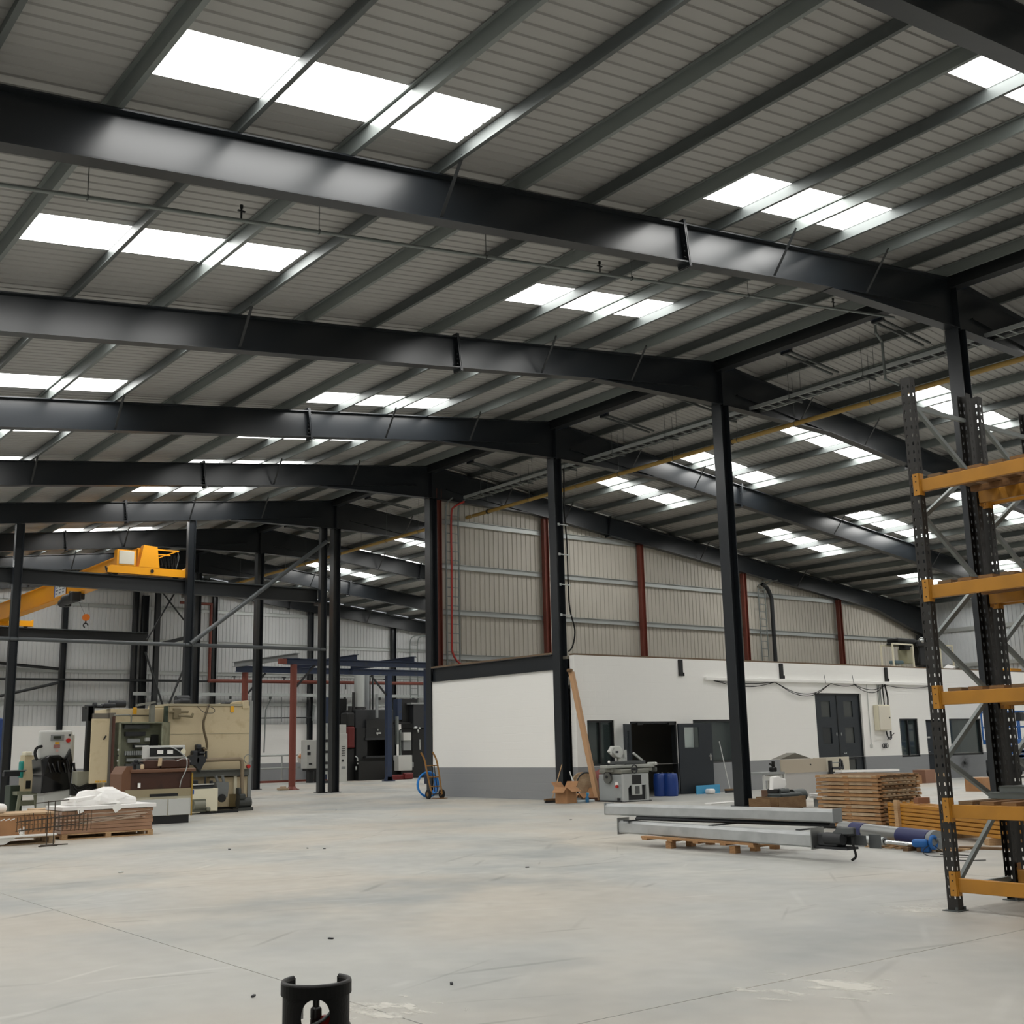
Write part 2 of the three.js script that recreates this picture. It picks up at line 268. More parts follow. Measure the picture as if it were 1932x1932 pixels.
// sheeted walls
function sheetedWall(name, label, x0, x1, z, yBase, topOf, m, rails, railMat, out = 1) {
  const w = structure(name, label, [0, 0, z]);
  for (let x = x0; x < x1 - 0.01; x += 1) {
    const W = Math.min(1, x1 - x), h0 = topOf(x) - yBase, h1 = topOf(x + W) - yBase;
    const o = mesh('wall_sheet', ready(ribbed(W, h0, (h1 - h0) / W, 0.08)), m, w); o.position.set(x, yBase, 0);
  }
  return w;
}
const under = x => roofTop(x) + 0.17;
{ // far gable: white sheets above a rendered block plinth
  const z = F(8) - 0.34;
  const w = sheetedWall('wall_back', 'far gable wall of white ribbed sheeting over a white and grey block plinth', -9, 27.5, z, 2.86, under, S('#c4c6c6', 0.5));
  mesh('wall_sheet', prism([[-27.5, 2.86], [-9, 2.86], [-9, under(9)], [-27.5, under(27.5)]], 0.08).translate(0, 0, -0.08), M.liner, w);
  mesh('block_plinth', bx(55, 1.98, 0.22, 0, 1.87, -0.02), M.white, w);
  mesh('painted_dado', bx(55, 0.88, 0.22, 0, 0.44, -0.02), M.dado, w);
  for (const y of [8.6, 6.98, 5.42, 3.9]) mesh('sheeting_rail', [bx(Math.min(54, 2 * (RIDGE - y - 0.2) / SLOPE), 0.17, 0.012, 0, y, 0.045), bx(Math.min(54, 2 * (RIDGE - y - 0.2) / SLOPE), 0.012, 0.06, 0, y + 0.08, 0.075)], M.galvPale, w);
  const posts = [[-3.85, 0.25], [-0.45, 0.24], [3.67, 0.22], [9.18, 0.25], [14.42, 0.25], [20, 0.25], [-9.6, 0.25], [-15, 0.25], [-20, 0.25]];
  posts.forEach(([x, s], i) => putColumn('gable_post', ['slim dark gable post above the grey control panel', 'dark gable post beside the crane runway end', 'dark gable post beside the red drop pipe', 'dark gable post over the white control cabinets', 'dark gable post behind the blue frame column', 'dark gable post hidden beyond the inner gable', 'dark gable post west of the crane hook', 'second dark gable post west of the crane hook', 'third dark gable post west of the crane hook'][i], hcol(s, s, roofTop(x) - DEEP), x, F(8) - 0.16, M.steel, { group: 'gable posts', noBase: true }));
  putColumn('ridge_column', 'dark grey steel H column against the far gable under the ridge', hcol(0.29, 0.29, 9.2), 0, F(8) - 0.12, M.steel, { group: 'ridge columns' });
}
{ // inner gable east of the ridge on frame 4: ribbed lining seen from the yard side, red posts and galvanised rails
  const z = F(4) - 0.26;
  const w = sheetedWall('wall_inner_gable', 'grey ribbed sheeting of the inner gable above the mezzanine', 0.15, 27.4, z, 0, under, M.linerWarm);
  for (const y of [8.8, 7.32, 5.81, 4.35]) { const xe = Math.min(27.2, (RIDGE - y - 0.3) / SLOPE); mesh('sheeting_rail', [bx(xe - 0.2, 0.16, 0.012, (xe + 0.2) / 2, y, 0.05), bx(xe - 0.2, 0.012, 0.065, (xe + 0.2) / 2, y + 0.08, 0.08), bx(xe - 0.2, 0.012, 0.05, (xe + 0.2) / 2, y - 0.08, 0.072)], M.galvPale, w); }
  const words = ['next to the dark ridge column', 'behind the white block corner column', 'second along from the ridge column', 'beside the caged ladder run', 'furthest along towards the eave'];
  [0.32, 4.85, 9.45, 15.14, 21.22].forEach((x, i) => putColumn('gable_post', `red oxide gable post ${words[i]}`, hcol(0.2, 0.17, roofTop(x) - DEEP - 3.99), x, F(4) - 0.07, M.oxide, { y: 3.98, group: 'red oxide gable posts' }));
}
{ // east and west long walls, front wall behind the camera
  const mk = (name, s) => {
    const w = structure(name, `${s > 0 ? 'east' : 'west'} long wall of ribbed sheeting over a block plinth`, [s * (EAVE + 0.12), 0, 0]);
    const h = roofTop(EAVE) + 0.25; const g = ready(ribbed(1, h - 2.4, 0, 0.08));
    if (s > 0) for (let z = 0; z > BACK; z -= 1) { const o = mesh('wall_sheet', g, M.linerCool, w); o.rotation.y = -Math.PI / 2; o.position.set(0, 2.4, z - 1); }
    const plain = s > 0 ? [[FRONT, 0]] : [[FRONT, BACK]];
    for (const [a, b] of plain) mesh('wall_sheet', bx(0.08, h - 2.4, a - b + 0.3, s * 0.04, 2.4 + (h - 2.4) / 2, (a + b) / 2), M.linerCool, w);
    mesh('block_plinth', bx(0.2, 2.4, FRONT - BACK + 0.6, s * 0.05, 1.2, (FRONT + BACK) / 2), M.white, w);
    if (s > 0) for (const y of [6.2, 4.6]) mesh('sheeting_rail', bx(0.06, 0.17, FRONT - BACK, -0.05, y, (FRONT + BACK) / 2), M.galvPale, w);
  };
  mk('wall_east', 1); mk('wall_west', -1);
  const w = structure('wall_front', 'front gable wall of ribbed sheeting behind the viewpoint', [0, 0, FRONT + 0.2]);
  mesh('wall_sheet', prism([[-27.5, 0], [27.5, 0], [27.5, under(27.5)], [0, under(0)], [-27.5, under(27.5)]], 0.1), M.liner, w);
}
const ZW = -24.4, TOPW = 3.88;
{ // white office block: west face between two columns, long north face with openings
  const wx = structure('wall_block_west', 'white and grey painted block wall between two dark columns');
  const z0 = F(3) - 0.15, z1 = F(4) + 0.15;
  mesh('painted_wall', bx(0.2, 3.5 - 0.87, z0 - z1, 0.0, (3.5 + 0.87) / 2, (z0 + z1) / 2), M.white, wx);
  mesh('painted_dado', bx(0.2, 0.87, z0 - z1, 0.0, 0.435, (z0 + z1) / 2), M.dado, wx);
  const b = structure('beam_mezzanine_edge', 'dark steel edge beam with timber board above the west block wall');
  mesh('web', bx(0.016, 0.42, z0 - z1, -0.06, 3.71, (z0 + z1) / 2), M.steel, b);
  for (const y of [3.51, 3.92]) mesh('flange', bx(0.2, 0.02, z0 - z1, -0.06, y, (z0 + z1) / 2), M.steel, b);
  mesh('timber_board', bx(0.24, 0.05, z0 - z1, -0.03, 3.955, (z0 + z1) / 2), S('#6f5c48', 0.8), b);
  // north face with openings cut out of it
  const wn = structure('wall_block_north', 'long white painted block wall with grey dado, doors and windows');
  const X0 = 0.16, X1 = EAVE;
  const openings = [ // x0, x1, y0, y1
    [0.55, 1.55, 0.88, 2.11], [2.15, 4.0, 0, 2.07], [4.68, 6.6, 0.85, 2.11], [10.41, 12.86, 0, 2.95], [14.93, 16.02, 0.8, 2.11], [16.5, 17.5, 0, 2.07], [17.98, 20.05, 0.79, 2.1]];
  const cutShape = (y0, y1) => {
    const s = new THREE.Shape([[X0, y0], [X1, y0], [X1, y1], [X0, y1]].map(p => new THREE.Vector2(...p)));
    for (const [a, c, d, e] of openings) { const lo = Math.max(d, y0), hi = Math.min(e, y1); if (hi - lo < 0.01) continue; s.holes.push(new THREE.Path([[a, lo + (lo === y0 ? 0.0005 : 0)], [c, lo + (lo === y0 ? 0.0005 : 0)], [c, hi - (hi === y1 ? 0.0005 : 0)], [a, hi - (hi === y1 ? 0.0005 : 0)]].map(p => new THREE.Vector2(...p)))); }
    return new THREE.ExtrudeGeometry(s, { depth: 0.2, bevelEnabled: false }).translate(0, 0, ZW - 0.2);
  };
  mesh('painted_wall', cutShape(0.87, TOPW), M.white, wn); mesh('painted_dado', cutShape(0, 0.87), M.dado, wn);
  mesh('coping_board', bx(X1 - X0, 0.045, 0.2, (X0 + X1) / 2, TOPW + 0.0225, ZW - 0.1), S('#6f5c48', 0.8), wn);
  const words = ['nearest the corner column', 'above the open double doors', 'above the electrical cabinet', 'near the far end of the block'];
  [4.25, 8.79, 14.35].forEach((x, i) => { const o = structure(['beam_stub', 'beam_stub_001', 'beam_stub_002'][i], ['black beam end in the white wall above the open doorway', 'black beam end in the white wall before the tall doors', 'black beam end in the white wall over the electrical cabinet'][i], [x, 3.38, ZW + 0.03]); mesh('web', bx(0.15, 0.48, 0.05, 0, 0.24, 0), M.black, o); mesh('cleat', bx(0.03, 0.1, 0.05, 0.1, 0.05, 0.01), M.black, o); });
  mesh('mezzanine_deck', bx(X1, 0.08, ZW - F(4) - 0.3, X1 / 2 + 0.1, TOPW - 0.05, (ZW - 0.2 + F(4)) / 2), S('#8a8478', 0.8), wn);
  // dark rooms behind the openings
  mesh('room_lining', [bx(X1 - 1, 3, 0.1, X1 / 2, 1.5, ZW - 3.4), bx(0.1, 3, 3, 2.0, 1.5, ZW - 1.85), bx(0.1, 3, 3, 7.4, 1.5, ZW - 1.85), bx(0.1, 3, 3, 14, 1.5, ZW - 1.85), bx(0.1, 3, 3, 24, 1.5, ZW - 1.85), bx(X1 - 1, 0.1, 3.2, X1 / 2, 3.05, ZW - 1.8)], S('#a09a92', 0.9), wn);
  // windows
  [[0, 1], [2, 2], [4, 3], [6, 4]].forEach(([i, n]) => {
    const [a, c, d, e] = openings[i], t = 0.055, w = c - a, h = e - d, cx = (a + c) / 2, cy = (d + e) / 2;
    const o = structure(`window_${n}`, `dark framed window in the white block wall, number ${n}`.replace(/, number.*/, ['', ' behind the leaning plank', ' beside the open door leaf', ' beside the electrical cabinet', ' near the scissor lift'][n]), [cx, d, ZW - 0.09]);
    mesh('frame', [bx(w, t, 0.12, 0, t / 2, 0), bx(w, t, 0.12, 0, h - t / 2, 0), bx(t, h, 0.12, -w / 2 + t / 2, h / 2, 0), bx(t, h, 0.12, w / 2 - t / 2, h / 2, 0), ...(n === 4 || n === 2 ? [] : [bx(t, h, 0.1, w * 0.0, h / 2, 0)])], M.frameGrey, o);
    mesh('pane', bx(w - 2 * t, h - 2 * t, 0.01, 0, h / 2, -0.02), M.glassDark, o);
  });
  // leaf-and-a-half doors standing open
  const leaf = (name, label, hx, w, ang, h, y0, win, handleSide) => {
    const o = structure(name, label, [hx, y0, ZW + 0.02]); o.rotation.y = ang;
    const s = Math.sign(w), W = Math.abs(w), t = 0.05, [vx, vy, vw, vh] = win;
    const sh = new THREE.Shape([[0, 0], [W, 0], [W, h], [0, h]].map(p => new THREE.Vector2(...p)));
    sh.holes.push(new THREE.Path([[vx, vy], [vx + vw, vy], [vx + vw, vy + vh], [vx, vy + vh]].map(p => new THREE.Vector2(...p))));
    const g = new THREE.ExtrudeGeometry(sh, { depth: t, bevelEnabled: false }); g.scale(1, 1, 1);
    mesh('leaf', g, M.doorGrey, o); mesh('vision_pane', bx(vw, vh, 0.008, vx + vw / 2, vy + vh / 2, t / 2), M.glassClear, o);
    mesh('handle', [rb(0.045, 0.2, 0.012, W - 0.09, 1.02, t + 0.006, 0.004), cyl(0.011, 0.06, W - 0.09, 1.05, t + 0.03, 'z'), rb(0.13, 0.02, 0.02, W - 0.14, 1.05, t + 0.06, 0.008)], M.chrome, o);
    return o;
  };
  leaf('door_1', 'dark grey door leaf folded back beside the window with blue board at its foot', 4.0, 1.16, -0.22, 1.99, 0.01, [0.2, 1.3, 0.5, 0.58]);
  { const o = leaf('door_2', 'narrow dark door leaf swung open behind the surface grinder', 2.15, 0.62, Math.PI + 0.55, 1.99, 0.01, [0.2, 1.2, 0.2, 0.6]); }
  const op = structure('trim_1', 'dark steel frame round the open doorway', [0, 0, ZW - 0.1]);
  mesh('jamb', [bx(0.06, 2.07, 0.16, 2.18, 1.035, 0), bx(0.06, 2.07, 0.16, 3.97, 1.035, 0), bx(1.85, 0.06, 0.16, 3.075, 2.04, 0)], M.frameGrey, op);
  mesh('closer', [bx(0.22, 0.06, 0.06, 3.75, 2.0, 0.12), bx(0.22, 0.06, 0.06, 2.5, 2.0, 0.12)], M.black, op);
  { // tall closed double doors
    const [a, c, d, e] = openings[3], o = structure('door_3', 'tall closed pair of dark grey doors with small panes', [(a + c) / 2, 0, ZW - 0.14]);
    const w = (c - a) / 2 - 0.05;
    for (const s of [-1, 1]) {
      const cx = s * (w / 2 + 0.005), sh = new THREE.Shape([[-w / 2, 0.01], [w / 2, 0.01], [w / 2, 2.89], [-w / 2, 2.89]].map(p => new THREE.Vector2(...p)));
      const rows = [0.28, 1.32, 2.18];
      rows.forEach((y, i) => sh.holes.push(new THREE.Path([[-0.24, y], [0.24, y], [0.24, y + 0.52], [-0.24, y + 0.52]].map(p => new THREE.Vector2(...p)))));
      mesh('door_leaf', new THREE.ExtrudeGeometry(sh, { depth: 0.05, bevelEnabled: false }).translate(cx, 0, 0), M.doorGrey, o);
      rows.forEach(y => mesh('pane', bx(0.48, 0.52, 0.012, cx, y + 0.26, 0.012), S(s < 0 && y === 1.32 ? '#23272a' : '#454846', 0.25), o));
      mesh('pull_plate', rb(0.06, 0.1, 0.015, s * 0.12, 1.62, 0.06, 0.005), M.midGrey, o);
    }
    mesh('handle', [cyl(0.012, 0.07, 0.12, 1.0, 0.08, 'z'), rb(0.16, 0.022, 0.02, 0.19, 1.0, 0.11, 0.008), cyl(0.03, 0.02, 0.12, 0.86, 0.06, 'z')], M.chrome, o);
    mesh('astragal', bx(0.05, 2.88, 0.02, 0, 1.45, 0.055), M.frameGrey, o);
    mesh('door_frame', [bx(0.05, 2.95, 0.12, -(c - a) / 2 + 0.025, 1.475, 0.02), bx(0.05, 2.95, 0.12, (c - a) / 2 - 0.025, 1.475, 0.02), bx(c - a, 0.06, 0.12, 0, 2.92, 0.02)], M.frameGrey, o);
  }
  { const [a, c] = openings[5], o = structure('door_4', 'single dark grey door beyond the electrical cabinet', [(a + c) / 2, 0, ZW - 0.12]);
    mesh('door_leaf', bx(c - a - 0.1, 2.0, 0.05, 0, 1.01, 0), M.doorGrey, o); mesh('vision_pane', bx(0.25, 0.5, 0.01, 0.15, 1.6, 0.03), M.glassDark, o); mesh('name_plate', bx(0.16, 0.06, 0.008, -0.25, 1.45, 0.03), M.paleGrey, o); mesh('handle', rb(0.14, 0.025, 0.05, -0.33, 0.95, 0.05, 0.008), M.chrome, o);
    mesh('door_frame', [bx(0.05, 2.07, 0.12, -(c - a) / 2 + 0.025, 1.035, 0.02), bx(0.05, 2.07, 0.12, (c - a) / 2 - 0.025, 1.035, 0.02), bx(c - a, 0.05, 0.12, 0, 2.045, 0.02)], M.frameGrey, o); }
}

// ================================================================== OVERHEAD SERVICES
{ // cable ladder along the ridge columns, hung on rods
  const y = 9.53, x = 1.27, z0 = FRONT, z1 = F(4) + 0.35;
  const t = thing('cable_ladder', 'galvanised cable ladder hung below the roof beside the ridge columns', 'cable tray', [x, y, (z0 + z1) / 2]);
  for (const s of [-1, 1]) mesh('side_rail', [bx(0.012, 0.09, z0 - z1, s * 0.2, 0.045, 0), bx(0.03, 0.008, z0 - z1, s * 0.19, 0.004, 0)], M.galvPale, t);
  const rung = ready(bx(0.4, 0.02, 0.045));
  for (let z = z0 - 0.2; z > z1; z -= 0.3) { const o = mesh('rung', rung, M.galv, t); o.position.set(0, 0.015, z - (z0 + z1) / 2); }
  const bracket = ready([bx(0.52, 0.04, 0.04, 0, -0.03, 0)]), rod = ready(cyl(0.006, 0.95, 0, 0.44, 0));
  for (let z = z0 - 1; z > z1; z -= 2.1) { const o = mesh('bracket', bracket, M.galvDark, t); o.position.z = z - (z0 + z1) / 2; for (const s of [-0.23, 0.23]) { const r = mesh('hanger_rod', rod, M.galvDark, t); r.position.set(s, 0, o.position.z); } }
  const cab = thing('data_cables', 'bundle of dark cables lying in the ridge cable ladder', 'cable', [x, y + 0.03, (z0 + z1) / 2]);
  mesh('cable', [-0.12, -0.07, 0.02, 0.09].map((q, i) => cyl(0.014, z0 - z1 - i * 0.3, q, 0.01, 0, 'z')), M.charcoal, cab);
}
{ // yellow gas main
  const t = thing('gas_pipe', 'long yellow gas pipe hung under the roof beside the ridge columns', 'pipe', [1.62, 9.05, 0]);
  wp('pipe', cyl(0.058, FRONT - F(7), 1.62, 9.05, (FRONT + F(7)) / 2, 'z'), M.pipeYellow, t);
  const rod = ready([cyl(0.006, 1.15, 0, 0.6, 0), tor(0.064, 0.008, 0, 0, 0, 'z')]);
  for (let k = -1; k <= 7; k++) for (const q of [0.9, 3.2, 5.4]) { const o = mesh('hanger', rod, M.galvDark, t); o.position.z = F(k) - q; }
  for (const z of [-9.2, -19.6, -30.2, -41.2]) wp('coupling', cyl(0.08, 0.07, 1.62, 9.05, z, 'z'), M.steelDull, t);
  one('drop_pipe', 'thin galvanised pipe looping down near the ridge beside the rack', 'pipe', poly([[0.35, 10.3, -14.2], [0.35, 10.12, -14.2], [0.55, 9.95, -14.2], [0.55, 9.1, -14.2], [0.75, 8.95, -14.0]], 0.03), M.galv);
}
{ // west slope pipe run with upright heads
  const z = -13.3, a = [-17.821,7.896,-13.3], b = [-1.874,9.858,-13.3], dir = (b[1] - a[1]) / (b[0] - a[0]);
  const at = x => [x, a[1] + (x - a[0]) * dir, z];
  const t = thing('sprinkler_pipe', 'thin grey pipe following the roof slope on short hanger rods', 'pipe', at(-10));
  wp('pipe', ln(at(-19.5), at(-0.3), 0.026, 10), M.galv, t);
  for (const x of [-16.835, -13.725, -10.888, -7.839, -4.883]) { const p = at(x); wp('hanger_rod', [ln(p, [x, roofTop(x) + 0.02, z], 0.006, 6), tor(0.034, 0.008, ...p, 'x')], M.galvDark, t); }
  for (const x of [-14.863, -8.559, -2.338]) { const p = at(x); wp('sprinkler_head', [cyl(0.014, 0.16, x, p[1] + 0.09, z), bx(0.1, 0.016, 0.03, x, p[1] + 0.13, z), cyl(0.022, 0.05, x, p[1] + 0.19, z)], M.steelDull, t); }
}
for (let k = -1; k <= 7; k++) for (const [q, w] of [[1.9, 'nearer'], [4.4, 'further']]) {   // pairs of short struts under the ridge
  const z = F(k) - q, t = thing('ridge_strut', `${w} pair of short grey channels under the ridge, ${({ '-1': 'above the viewpoint', 0: 'bay over the racks', 1: 'bay past the rack column', 2: 'bay past the aluminium beams', 3: 'bay over the mezzanine', 4: 'bay past the inner gable', 5: 'first crane bay', 6: 'second crane bay', 7: 'last bay' })[k]}`, 'channel', [0.2, 10.32, z], { group: 'channels under the ridge' });
  for (const d of [-0.09, 0.09]) mesh('channel', bx(1.75, 0.045, 0.045, 0.95, -0.09, d, 0, 0, -0.1), M.galvDark, t);
  mesh('clamp', bx(0.09, 0.16, 0.28, 0.02, 0.05, 0), M.steelDull, t);
}
{ // red fire riser and ladder tray down the inner gable beside the ridge column
  const z = F(4) + 0.02;
  const t = thing('red_cable', 'red cable dropping down the inner gable onto the mezzanine', 'cable', [0.8, 3.95, z]);
  wp('cable', tube([[1.05, 9.42, z + 0.4], [0.9, 9.3, z + 0.12], [0.8, 9.0, z], [0.79, 7, z], [0.77, 5, z], [0.78, 4.5, z], [0.95, 4.15, z + 0.1], [1.3, 3.97, z + 0.25]], 0.035, 60), M.redPipe, t);
  const l = thing('cable_ladder', 'upright galvanised cable ladder on the inner gable beside the red cable', 'cable tray', [0.95, 3.95, z]);
  for (const x of [0.62, 1.12]) wp('side_rail', tube([[x, 3.95, z - 0.06], [x, 7, z - 0.06], [x, 9.05, z - 0.06], [x, 9.4, z + 0.05], [x, 9.5, z + 0.35]], 0.028, 40, 6), M.galv, l);
  for (let y = 4.2; y < 9.1; y += 0.3) wp('rung', bx(0.5, 0.03, 0.02, 0.87, y, z - 0.06), M.galv, l);
  const s = thing('pipe_end_glow', 'added glowing spot where the yellow pipe passes the inner gable', 'glow', [1.62, 9.05, z + 0.06]);  // glowing disc added to make the end of the pipe bright
  mesh('glow_disc', sph(0.05, 0, 0, 0.03, 1, 1, 0.5), S('#fff8e8', 0.3, 0, { emissive: new THREE.Color(1, 0.95, 0.85), emissiveIntensity: 2 }), s); mesh('ring', tor(0.055, 0.012, 0, 0, 0.02, 'z'), M.galvPale, s);
  { const L = new THREE.PointLight(new THREE.Color(1, 0.95, 0.85), 0.6, 6); L.position.set(1.62, 9.05, z + 0.16); L.castShadow = true; scene.add(L); }  // small light added to go with the glowing disc
}
{ // ladder tray and rain pipe at the third red post
  const z = F(4) - 0.02, t = thing('cable_ladder', 'galvanised cable ladder bending over beside the third red post', 'cable tray', [16, 3.95, z]);
  for (const x of [15.95, 16.35]) wp('side_rail', tube([[x, 3.95, z], [x, 7.3, z], [x, 7.62, z + 0.02], [x + 0.02, 7.8, z + 0.3], [x + 0.02, 7.82, z + 0.7]], 0.026, 40, 6), M.galv, t);
  for (let y = 4.2; y < 7.6; y += 0.3) wp('rung', bx(0.4, 0.03, 0.02, 16.15, y, z), M.galv, t);
  const p = thing('rain_pipe', 'dark rainwater pipe beside the cable ladder on the inner gable', 'pipe', [16.7, 3.95, z]);
  wp('pipe', tube([[16.75, 3.95, z], [16.75, 6.9, z], [16.72, 7.25, z], [16.5, 7.6, z], [16.2, 7.75, z]], 0.085, 40, 12), M.steelDull, p);
}
{ // black cable clipped down the corner column
  const x = 0.27, z = F(3) + 0.1, t = thing('column_cable', 'black cable clipped down the white block corner column', 'cable', [x, 4.1, z]);
  wp('cable', tube([[x, 9.2, z], [x - 0.03, 8, z], [x + 0.03, 7, z], [x + 0.03, 6, z], [x + 0.06, 5.2, z], [x + 0.22, 4.6, z], [x + 0.12, 4.15, z], [x - 0.03, 4.0, z]], 0.022, 60), M.rubber, t);
  for (const y of [7.55, 6.7, 5.85, 5.0]) wp('clip', [bx(0.32, 0.03, 0.03, 0.13, y, z + 0.06), bx(0.07, 0.07, 0.02, -0.04, y, F(3) + 0.165), bx(0.1, 0.014, 0.014, 0.32, y - 0.01, z + 0.04)], M.galvPale, t);
}

// ================================================================== CRANE BAY
const craneCol = hcol(0.25, 0.2, 9.2), ZR = F(5) + 0.02;
[[-0.52, 'first of the close pair before the furnaces'], [-5.55, 'rising behind the beige press at the crane end'], [-11.1, 'at the picture edge beside the pillar machine']].forEach(([x, w]) => putColumn('crane_column', `dark grey crane runway column ${w}`, hcol(0.25, 0.2, (roofTop(x) - DEEP - (Math.abs(x) < 4 ? 0.36 : 0))), x, ZR, M.steel, { group: 'crane runway columns' }));
for (const [x, w] of [[-16.6, 'first'], [-22.1, 'second']]) putColumn('crane_column', `dark grey crane runway column out of view, ${w} to the west`, hcol(0.25, 0.2, roofTop(x) - DEEP), x, ZR, M.steel, { group: 'crane runway columns' });
function runway(label, x0, x1, y0, y1, z) {
  const t = thing('crane_runway', label, 'crane beam', [(x0 + x1) / 2, y0, z], { kind: 'structure' });
  const L = x1 - x0; mesh('web', bx(L, y1 - y0, 0.014, 0, (y1 - y0) / 2, 0), M.steelDull, t);
  for (const y of [0.012, y1 - y0 - 0.012]) mesh('flange', bx(L, 0.024, 0.26, 0, y, 0), M.steelDull, t);
  mesh('rail', bx(L, 0.04, 0.05, 0, y1 - y0 + 0.02, 0), M.galvDark, t);
}
runway('dark steel crane runway beam carried by the nearer columns', -24, -0.6, 6.74, 7.21, ZR - 0.26);
runway('dark steel crane runway beam along the far gable', -24, -0.3, 6.72, 7.2, -55.4);
for (const x of [-11.1, -5.55, -0.52]) one('runway_bracket', `dark bracket carrying the nearer runway at ${x < -10 ? 'the westmost' : x < -2 ? 'the middle' : 'the eastmost'} crane column`, 'bracket', bx(0.24, 0.1, 0.34, x, 6.685, ZR - 0.25), M.steelDull, { kind: 'structure' });
one('tie_rail', 'grey round tie rail joining the crane columns', 'rail', ln([-24, 4.97, ZR + 0.04], [-0.42, 5.02, ZR + 0.04], 0.062, 12), S('#4d5153', 0.45), { kind: 'structure' });
one('brace_tube', 'long grey diagonal brace tube between two crane columns', 'brace', ln([-5.5, 5.05, ZR + 0.12], [-0.45, 8.95, ZR + 0.12], 0.075, 12), S('#4d5153', 0.45), { kind: 'structure' });
one('brace_tube', 'dark diagonal brace foot behind the control panel', 'brace', ln([-11.0, 3.091, -56.3], [-4.097, 4.832, -56.3], 0.07, 10), M.steelDull, { kind: 'structure' });
one('brace_tube', 'dark brace tube running up west above the wall rail', 'brace', ln([-9.5, 5.889, -56.3], [-4.132, 5.469, -56.3], 0.07, 10), M.steelDull, { kind: 'structure' });
one('tie_rail', 'dark round tie along the far gable posts', 'rail', ln([-9.6, 4.933, -56.25], [9.2, 4.933 + 0.12, -56.25], 0.06, 10), M.steelDull, { kind: 'structure' });
[[[280,1102],[345,1168],'falling east'], [[330,1118],[276,1208],'falling west']].length;
one('brace_tube', 'thin dark cross brace in the upper far bay', 'brace', [ln([-0.968,8.798,-52], [0.141,7.532,-52], 0.04), ln([-0.337,8.788,-52], [-1.573,6.56,-52], 0.04)], M.steelDull, { kind: 'structure' });
one('brace_tube', 'pair of thin dark braces spreading down behind the beige press', 'brace', [ln([-1.624,6.008,-52], [-0.692,3.552,-52], 0.05), ln([0.172,5.214,-52], [-0.493,3.529,-52], 0.05)], M.steelDull, { kind: 'structure' });
one('brace_tube', 'dark strut rising to the middle crane column', 'brace', bar([-1.761,6.176,-50], [-0.612,6.498,-50], 0.16, 0.16), M.steelDull, { kind: 'structure' });
one('column_stub', 'dark double post beside the far gable', 'post', [bx(0.24, 9.3, 0.24, 0.35, 4.65, -55.9)], M.steelDull, { kind: 'structure' });
